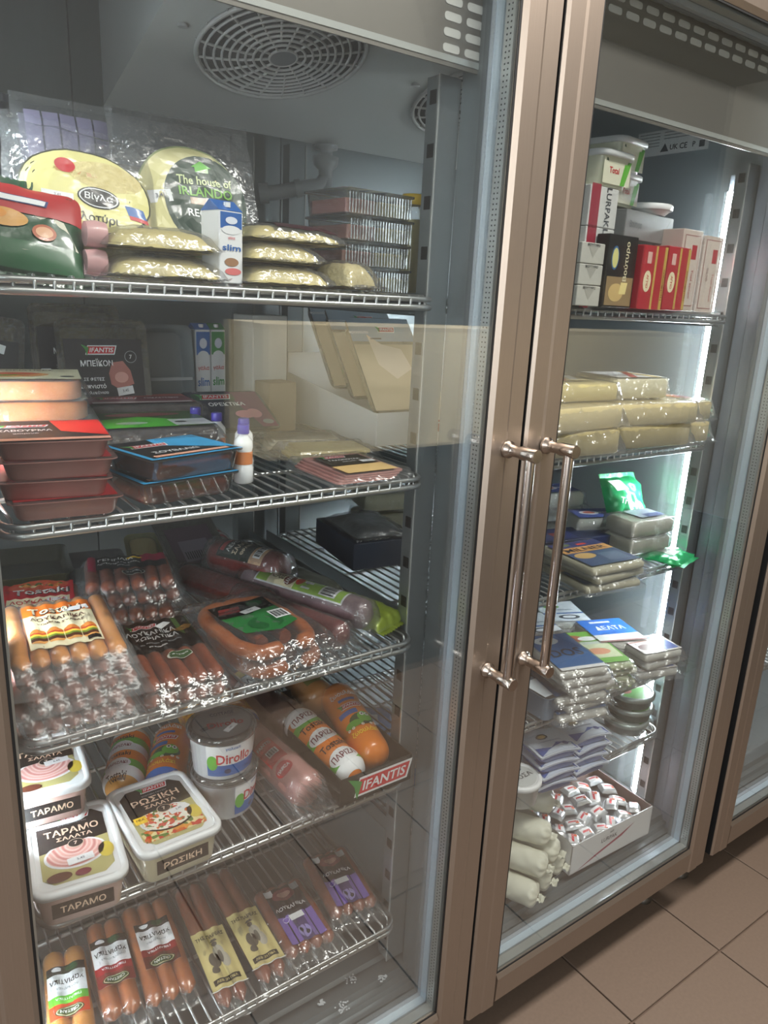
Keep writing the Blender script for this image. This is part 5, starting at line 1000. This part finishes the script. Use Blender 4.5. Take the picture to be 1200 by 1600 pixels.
# ---------------------------------------------------------------- R4
r4 = ZR[3] + .0003
wf = mat('white_slices', (222, 222, 214), .4, coat=.2)
def b36(l): l.rect(-.048, -.070, .048, .062, C(38, 92, 150), 0); l.ell(-.012, .036, .026, .016, C(196, 206, 214), 1); l.ell(-.012, .036, .014, .008, C(90, 110, 130), 2); l.text('DOS', .0, -.016, .030, BLK, 2, w=.070); l.rect(-.048, -.080, .048, -.070, WHT, 0)
b3 = block('cheese_slices_pack', 'mid blue labelled pack with black lettering on top of the tall front stack', (.305, .138, r4 + .088), -16, .104, .165, .015, wf, b36, group='tall stack of white packs', seed=160, wr=.002, cat='sliced cheese')
b4 = block('cheese_slices_pack', 'white pack with blue underside, second of the tall front stack', (.310, .136, r4 + .0705), -12, .108, .165, .015, wf, lambda l: l.rect(-.055, -.075, .055, .07, C(60, 96, 140), 0), group='tall stack of white packs', seed=161, wr=.003, cat='sliced cheese')
stack(b4, [(.008, -.002, -.0176, 5), (-.004, .0, -.0352, -4), (.006, .002, -.0528, 6), (-.002, -.004, -.0704, -2)], ['white pack with blue underside, third of the tall front stack', 'white pack with blue underside, fourth of the tall front stack', 'white pack with blue underside, fifth of the tall front stack', 'white pack with blue underside, lowest of the tall front stack'])
def gr_l(l): l.rect(-.055, -.070, .055, .070, C(110, 170, 70), 0); l.rect(-.045, -.050, .050, .012, C(206, 214, 180), 1); l.ell(.010, -.022, .026, .014, C(214, 150, 120), 2); l.ell(-.020, .040, .030, .016, C(160, 80, 60), 2); l.ell(.016, .036, .022, .010, WHT, 3); l.rect(-.020, .010, .040, .022, C(196, 206, 196), 2)
g4 = block('cheese_slices_pack', 'bright green labelled pack, topmost in the middle of the fourth shelf', (.440, .175, r4 + .045), -20, .118, .160, .013, mat('slice_green', (190, 200, 160), .45), gr_l, group='green label slices packs', seed=165, wr=.002, cat='sliced cheese')
stack(g4, [(.008, .0, -.015, 6), (.0, .004, -.030, -4), (.010, .002, -.045, 8)], ['bright green labelled pack, second in the middle of the fourth shelf', 'bright green labelled pack, third in the middle of the fourth shelf', 'bright green labelled pack, lowest in the middle of the fourth shelf'])
def wb_l(l): l.rect(-.05, -.055, .05, .055, C(222, 228, 232), 0); l.rect(-.05, -.016, .05, -.010, BLUE, 1); l.ell(-.014, .026, .020, .012, C(110, 160, 70), 1); l.ell(.006, -.034, .026, .012, C(70, 74, 80), 1); l.ell(.006, -.034, .016, .007, WHT, 2); l.text('γραβιέρα', 0, .006, .008, NAVY, 2, w=.06)
for i, (x, y, z, rz, lb) in enumerate(((.425, .320, .040, -18, 'white pack with green dot print at the back left of the fourth shelf'), (.545, .345, .036, -24, 'white pack with green dot print at the back right of the fourth shelf'), (.425, .320, .020, -14, 'white pack under the back left one'), (.545, .345, .018, -20, 'white pack under the back right one'), (.425, .320, .0, -14, 'white pack at the very bottom of the back left pile'), (.545, .345, .0, -20, 'white pack at the very bottom of the back right pile'))): block('cheese_slices_pack', lb, (x, y, r4 + z), rz, .105, .115, .016, wf, wb_l, group='white packs at the back', seed=170 + i, wr=.002, cat='sliced cheese')
def delta(l): l.rect(-.055, -.020, .055, .055, C(40, 110, 196), 0); l.text('ΔΕΛΤΑ', .004, .010, .020, WHT, 2, w=.072); l.rect(-.03, .036, .02, .044, WHT, 1); l.rect(-.055, -.055, .055, -.020, C(230, 228, 224), 0); l.rect(-.055, -.055, .055, -.048, C(150, 110, 110), 1)
block('cheese_slices_pack', 'strong blue and white labelled pack right of the green pile, top', (.548, .205, r4 + .042), -20, .118, .110, .018, wf, delta, seed=180, wr=.002, cat='sliced cheese')
block('cheese_slices_pack', 'pale pack beneath the strong blue and white one', (.546, .208, r4 + .021), -18, .118, .110, .018, wf, None, seed=181, wr=.002, cat='sliced cheese', group=None)
block('cheese_slices_pack', 'pale pack on the wires beneath the strong blue and white one', (.546, .208, r4), -15, .118, .110, .018, wf, None, seed=182, wr=.002, cat='sliced cheese')
def brn(l): l.rect(-.05, -.035, .05, .035, C(214, 208, 204), 0); l.rect(.01, -.03, .045, .03, C(90, 110, 170), 1); l.ell(-.024, -.01, .020, .014, C(110, 80, 74), 1); l.rect(-.05, .015, .0, .018, C(170, 110, 100), 1)
bw_ = block('cheese_slices_pack', 'brown and white pack at the right front corner, top of three', (.576, .118, r4 + .040), -12, .100, .075, .016, wf, brn, group='brown and white packs', seed=185, wr=.004, skirt=.014, cat='sliced cheese')
stack(bw_, [(.004, .002, -.020, 6), (-.006, 0, -.040, -4)], ['brown and white pack at the right front corner, middle of three', 'brown and white pack at the right front corner, lowest of three'])
tray('blue_tub', 'pale blue tub at the door edge behind the lower handle end', (.245, .118, r4), 0, .070, .080, .052, mat('tub_paleblue', (130, 160, 190), .3, coat=.4), None, lambda l: l.rect(-.03, -.03, .03, .03, C(206, 214, 222), 0), r=.012, cat='tub')
# blue packs seen through the left door behind the display tray
for i, (x, y, z, lb) in enumerate(((.020, .300, 0, 'sky blue flat pack past the steel post, front'), (.055, .430, 0, 'sky blue flat pack past the steel post, rear'))): block('cheese_slices_pack', lb, (x, y, ZR[4] + z + .001), -30, .120, .110, .030, mat('sky_pack', (56, 120, 190), .4, coat=.4), lambda l: l.rect(-.04, -.02, .03, .02, C(170, 190, 210), 0), group='sky blue packs', seed=190 + i, cat='sliced cheese')

# ---------------------------------------------------------------- R5
r5 = ZR[4] + .0003
def yog(l): l.rect(-.042, -.036, .042, .036, C(196, 206, 222), 0); l.poly([(-.042, -.036), (.042, -.036), (.042, -.016), (.010, -.008), (-.010, -.022), (-.042, -.012)], C(70, 92, 160), 1); l.ell(-.008, .014, .013, .008, C(50, 60, 60), 2); l.ell(-.008, .014, .009, .005, C(190, 160, 90), 3); l.text('στραγγιστή', .0, -.001, .006, C(110, 120, 140), 3, w=.05); l.ell(.026, -.016, .006, .006, C(60, 70, 130), 2)
yb = mat('wave_pack_blue', (74, 98, 160), .3, coat=.4)
def wavepack(lb, x, y, z, rz, first=None):
    if first: return dup(first, x, y, z, rz, lb)
    root = thing('cheese_spread_pack', lb, 'tub', x, y, z, rz=rz, group='blue and white spread packs'); m = M()
    m.rr([(.076, .062, .010, 0), (.084, .070, .012, .005), (.086, .072, .012, .018)], yb, cap1=False); m.build('pack_body', root)
    m = M(); m.grid(lambda u, v: (u, v, .019 + .003 * math.cos(u * 50) * (1 if abs(v) > .02 else .6)), -.047, .047, -.040, .040, 18, 14, mat('pack_white', (206, 212, 224), .3, coat=.5)); m.grid(lambda u, v: (u, v, .0165 + .003 * math.cos(u * 50)), -.047, .047, -.040, .040, 18, 4, mat('pack_white', (206, 212, 224), .3, coat=.5)); m.build('lid', root)
    l = Lay(lambda u, v, o: (u, v, .0198 + .003 * math.cos(u * 50) * (1 if abs(v) > .02 else .6) + o), seg=.006); yog(l); l.build('label', root); return root
wv0 = wavepack('blue and white spread pack, top of the left column of four', .268, .110, r5 + .0675, -10)
for i in range(3): wavepack('blue and white spread pack, %s of the left column of four' % ('second', 'third', 'lowest')[i], .268 + .003 * (i % 2), .110 - .003 * (i % 2), r5 + .045 - .0225 * i, -10 + 4 * (i % 2), wv0)
for i in range(4): wavepack('blue and white spread pack, %s of the right column of four' % ('top', 'second', 'third', 'lowest')[i], .362 + .003 * (i % 2), .112 - .003 * (i % 2), r5 + .0675 - .0225 * i, -8 + 4 * (i % 2), wv0)
vt = cup('cheese_tub', 'squat oval tub with dark arc lettering at the door edge', (.182, .100, r5), 0, .036, .040, .050, mat('tub_white2', (206, 208, 204), .3, coat=.4), WHITE, lambda l: (l.ell(0, 0, .033, .033, C(200, 204, 204), 0, 28), l.text('ΥΙΟΣΑ', .002, -.004, .012, C(60, 64, 70), 2, w=.05), l.ell(0, .014, .018, .006, C(90, 100, 120), 1)), group='squat tubs')
dup(vt, .182, .182, r5, 20, 'squat oval tub standing behind the one with dark arc lettering')
tn = cup('round_cheese_tin', 'round tub with green and white lid, top of the stack of three', (.575, .150, r5 + .0640), 0, .044, .048, .030, mat('tin_grey', (110, 122, 120), .35, .2), mat('tin_rim', (150, 160, 158), .3, .4), lambda l: (l.ell(0, 0, .043, .043, C(226, 236, 232), 0, 32), l.ell(0, 0, .042, .042, C(110, 190, 90), 1, 24, 190, 350), l.ell(.012, .008, .022, .010, C(170, 200, 60), 2), l.ell(-.018, -.002, .012, .008, C(226, 160, 150), 2)), group='round cheese tubs')
stack(tn, [(.003, 0, -.032, 30), (-.002, .002, -.064, 70)], ['round tub, middle of the stack under the green and white lid', 'round tub, bottom of the stack under the green and white lid'])
# ---------------------------------------------------------------- cabinet floor, right bay
fz = .2504
bx = thing('sample_box', 'white open cardboard box full of small red and white sachets', 'box', .462, .150, fz, rz=-2)
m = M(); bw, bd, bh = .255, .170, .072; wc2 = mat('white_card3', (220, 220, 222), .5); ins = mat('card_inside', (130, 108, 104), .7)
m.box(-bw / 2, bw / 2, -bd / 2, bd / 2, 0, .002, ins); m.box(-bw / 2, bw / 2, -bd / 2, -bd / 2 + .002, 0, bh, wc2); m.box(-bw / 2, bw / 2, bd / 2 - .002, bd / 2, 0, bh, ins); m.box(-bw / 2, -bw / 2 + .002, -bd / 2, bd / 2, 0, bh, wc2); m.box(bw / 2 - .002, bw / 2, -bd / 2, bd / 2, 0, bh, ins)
m.add([(-bw / 2, -bd / 2, bh), (-bw / 2, bd / 2, bh), (-bw / 2 - .012, bd / 2, bh + .018), (-bw / 2 - .012, -bd / 2, bh + .018)], [(0, 1, 2, 3)], WHT); m.add([(-bw / 2, bd / 2, bh), (bw / 2, bd / 2, bh), (bw / 2, bd / 2 + .010, bh + .004), (-bw / 2, bd / 2 + .010, bh + .012)], [(0, 1, 2, 3)], WHT)
m.build('box_body', bx); l = Lay(lambda u, v, o: (u, -bd / 2 - o, bh / 2 + v)); l.poly([(-.11, -.034), (-.02, -.012), (.03, .000), (.07, .020), (.02, .004), (-.05, -.014)], C(160, 60, 84), 0); l.text('LURPAK', -.012, .012, .010, C(90, 90, 96), 1, w=.05); l.text('soft', -.006, .026, .006, C(90, 90, 96), 1); l.build('front_print', bx)
sach = None; rnd = random.Random(5); sf = mat('sachet_silver', (214, 216, 220), .22, .5, bump=.5, bscale=80)
k = 0
for iy in range(4):
    for ix in range(6):
        x = .462 - .100 + .040 * ix + rnd.uniform(-.006, .006); y = .150 - .058 + .038 * iy + rnd.uniform(-.005, .005); z = fz + .046 + .004 * ((ix + iy) % 2) + rnd.uniform(0, .006); rz = rnd.uniform(-50, 50)
        pos_w = ('front', 'second', 'third', 'back')[iy] + ' row'
        if sach is None:
            sach = bag('butter_sachet', 'small silver sachet with red print lying in the open white box', (x, y, z), rz, .040, .030, .010, sf, lambda l: (l.rect(-.014, -.009, .014, .009, WHT, 0), l.rect(-.012, -.002, .010, .003, C(206, 60, 70), 1, skew=.6), l.ell(.008, -.005, .004, .003, C(220, 90, 40), 1)), group='sachets in the open box', seed=200, nu=12, nv=10, seal=False, cat='sachet')
        else: dup(sach, x, y, z, rz, rx=rnd.uniform(-12, 12), ry=rnd.uniform(-12, 12))
        k += 1
fillm = M(); fillm.grid(lambda u, v: (u, v, .038 + .006 * nz(u * 50, v * 50, 2)), -.12, .12, -.08, .08, 30, 20, sf); fillm.build('sachet_layer', bx, kind='stuff')
# white paper wrapped rolls
whp = ramp_mat('white_paper_roll', 'noise', [(206, 204, 186), (228, 228, 214)], 20, .5, .2, bump=.3)
def prl(lb, x, y, z, rz, L=.175, r=.025, sd=0):
    root = thing('butter_roll', lb, 'roll', x, y, z, rz=rz, group='white paper rolls')
    m = M(); K = 30; pr = []
    def fn(u, v):
        a = u * 2 * PI; e = min(1, (1 - abs(v)) * L / 2 / .018); q = r * (.30 + .70 * math.sqrt(max(0, 1 - (1 - e) ** 2))) * (1 + .07 * nz(math.cos(a) * 2, v * 5, sd) + (.10 * math.sin(a * 9) if e < .6 else .02 * math.sin(a * 5 + v * 8)))
        return (q * math.sin(a), v * L / 2, r * 1.09 + q * math.cos(a))
    m.grid(fn, 0, 1, -1, 1, 40, 36, whp)
    m.build('paper_wrap', root)
    t = M(); t.grid(lambda u, v: (.012 * u + .004 * nz(v * 3, sd), -L / 2 - .012 * v, r * (1 + .3 * nz(u * 2, v * 2, sd)) + .004 * math.sin(u * 6)), -1, 1, 0, 1, 14, 4, whp); t.build('twisted_end', root)
for i, (lb, x, y, z, rz) in enumerate((('white paper roll on the cabinet floor, nearest the door', .175, .125, 0, 26), ('white paper roll on the cabinet floor, second from the door', .228, .140, .0, 27), ('white paper roll on the cabinet floor, beside the open box', .281, .155, .0, 28),
        ('white paper roll of the second layer, nearest the door', .202, .134, .045, 30), ('white paper roll of the second layer, beside the open box', .255, .150, .045, 28), ('white paper roll lying on top of the others', .226, .155, .090, 34), ('white paper roll topmost, touching the sachet box flap', .262, .185, .128, 38))): prl(lb, x, y, fz + z, rz, sd=i)
# ---------------------------------------------------------------- goods in the neighbouring fridge
ox = W + .7684
shelf('lowest wire shelf in the neighbouring fridge past the gap', ox - .645, ox - .05, .56); shelf('middle wire shelf in the neighbouring fridge past the gap', ox - .645, ox - .05, .86); shelf('upper wire shelf in the neighbouring fridge past the gap', ox - .645, ox - .05, 1.16)
block('meat_pack', 'pinkish wrapped pack in the neighbouring fridge at the photo edge', (ox - .56, .16, .5605), 0, .14, .13, .06, HAM, lambda l: (l.rect(-.05, -.04, .05, .03, WHT, 0), l.text('ΦΕΤΑ', 0, 0, .02, BLUE, 1)), seed=210, cat='food pack')
block('meat_pack', 'white and blue wrapped pack above in the neighbouring fridge', (ox - .56, .17, .8605), 0, .14, .13, .06, CHEESEW, lambda l: l.rect(-.05, -.04, .05, .03, BLUE, 0), seed=211, cat='food pack')
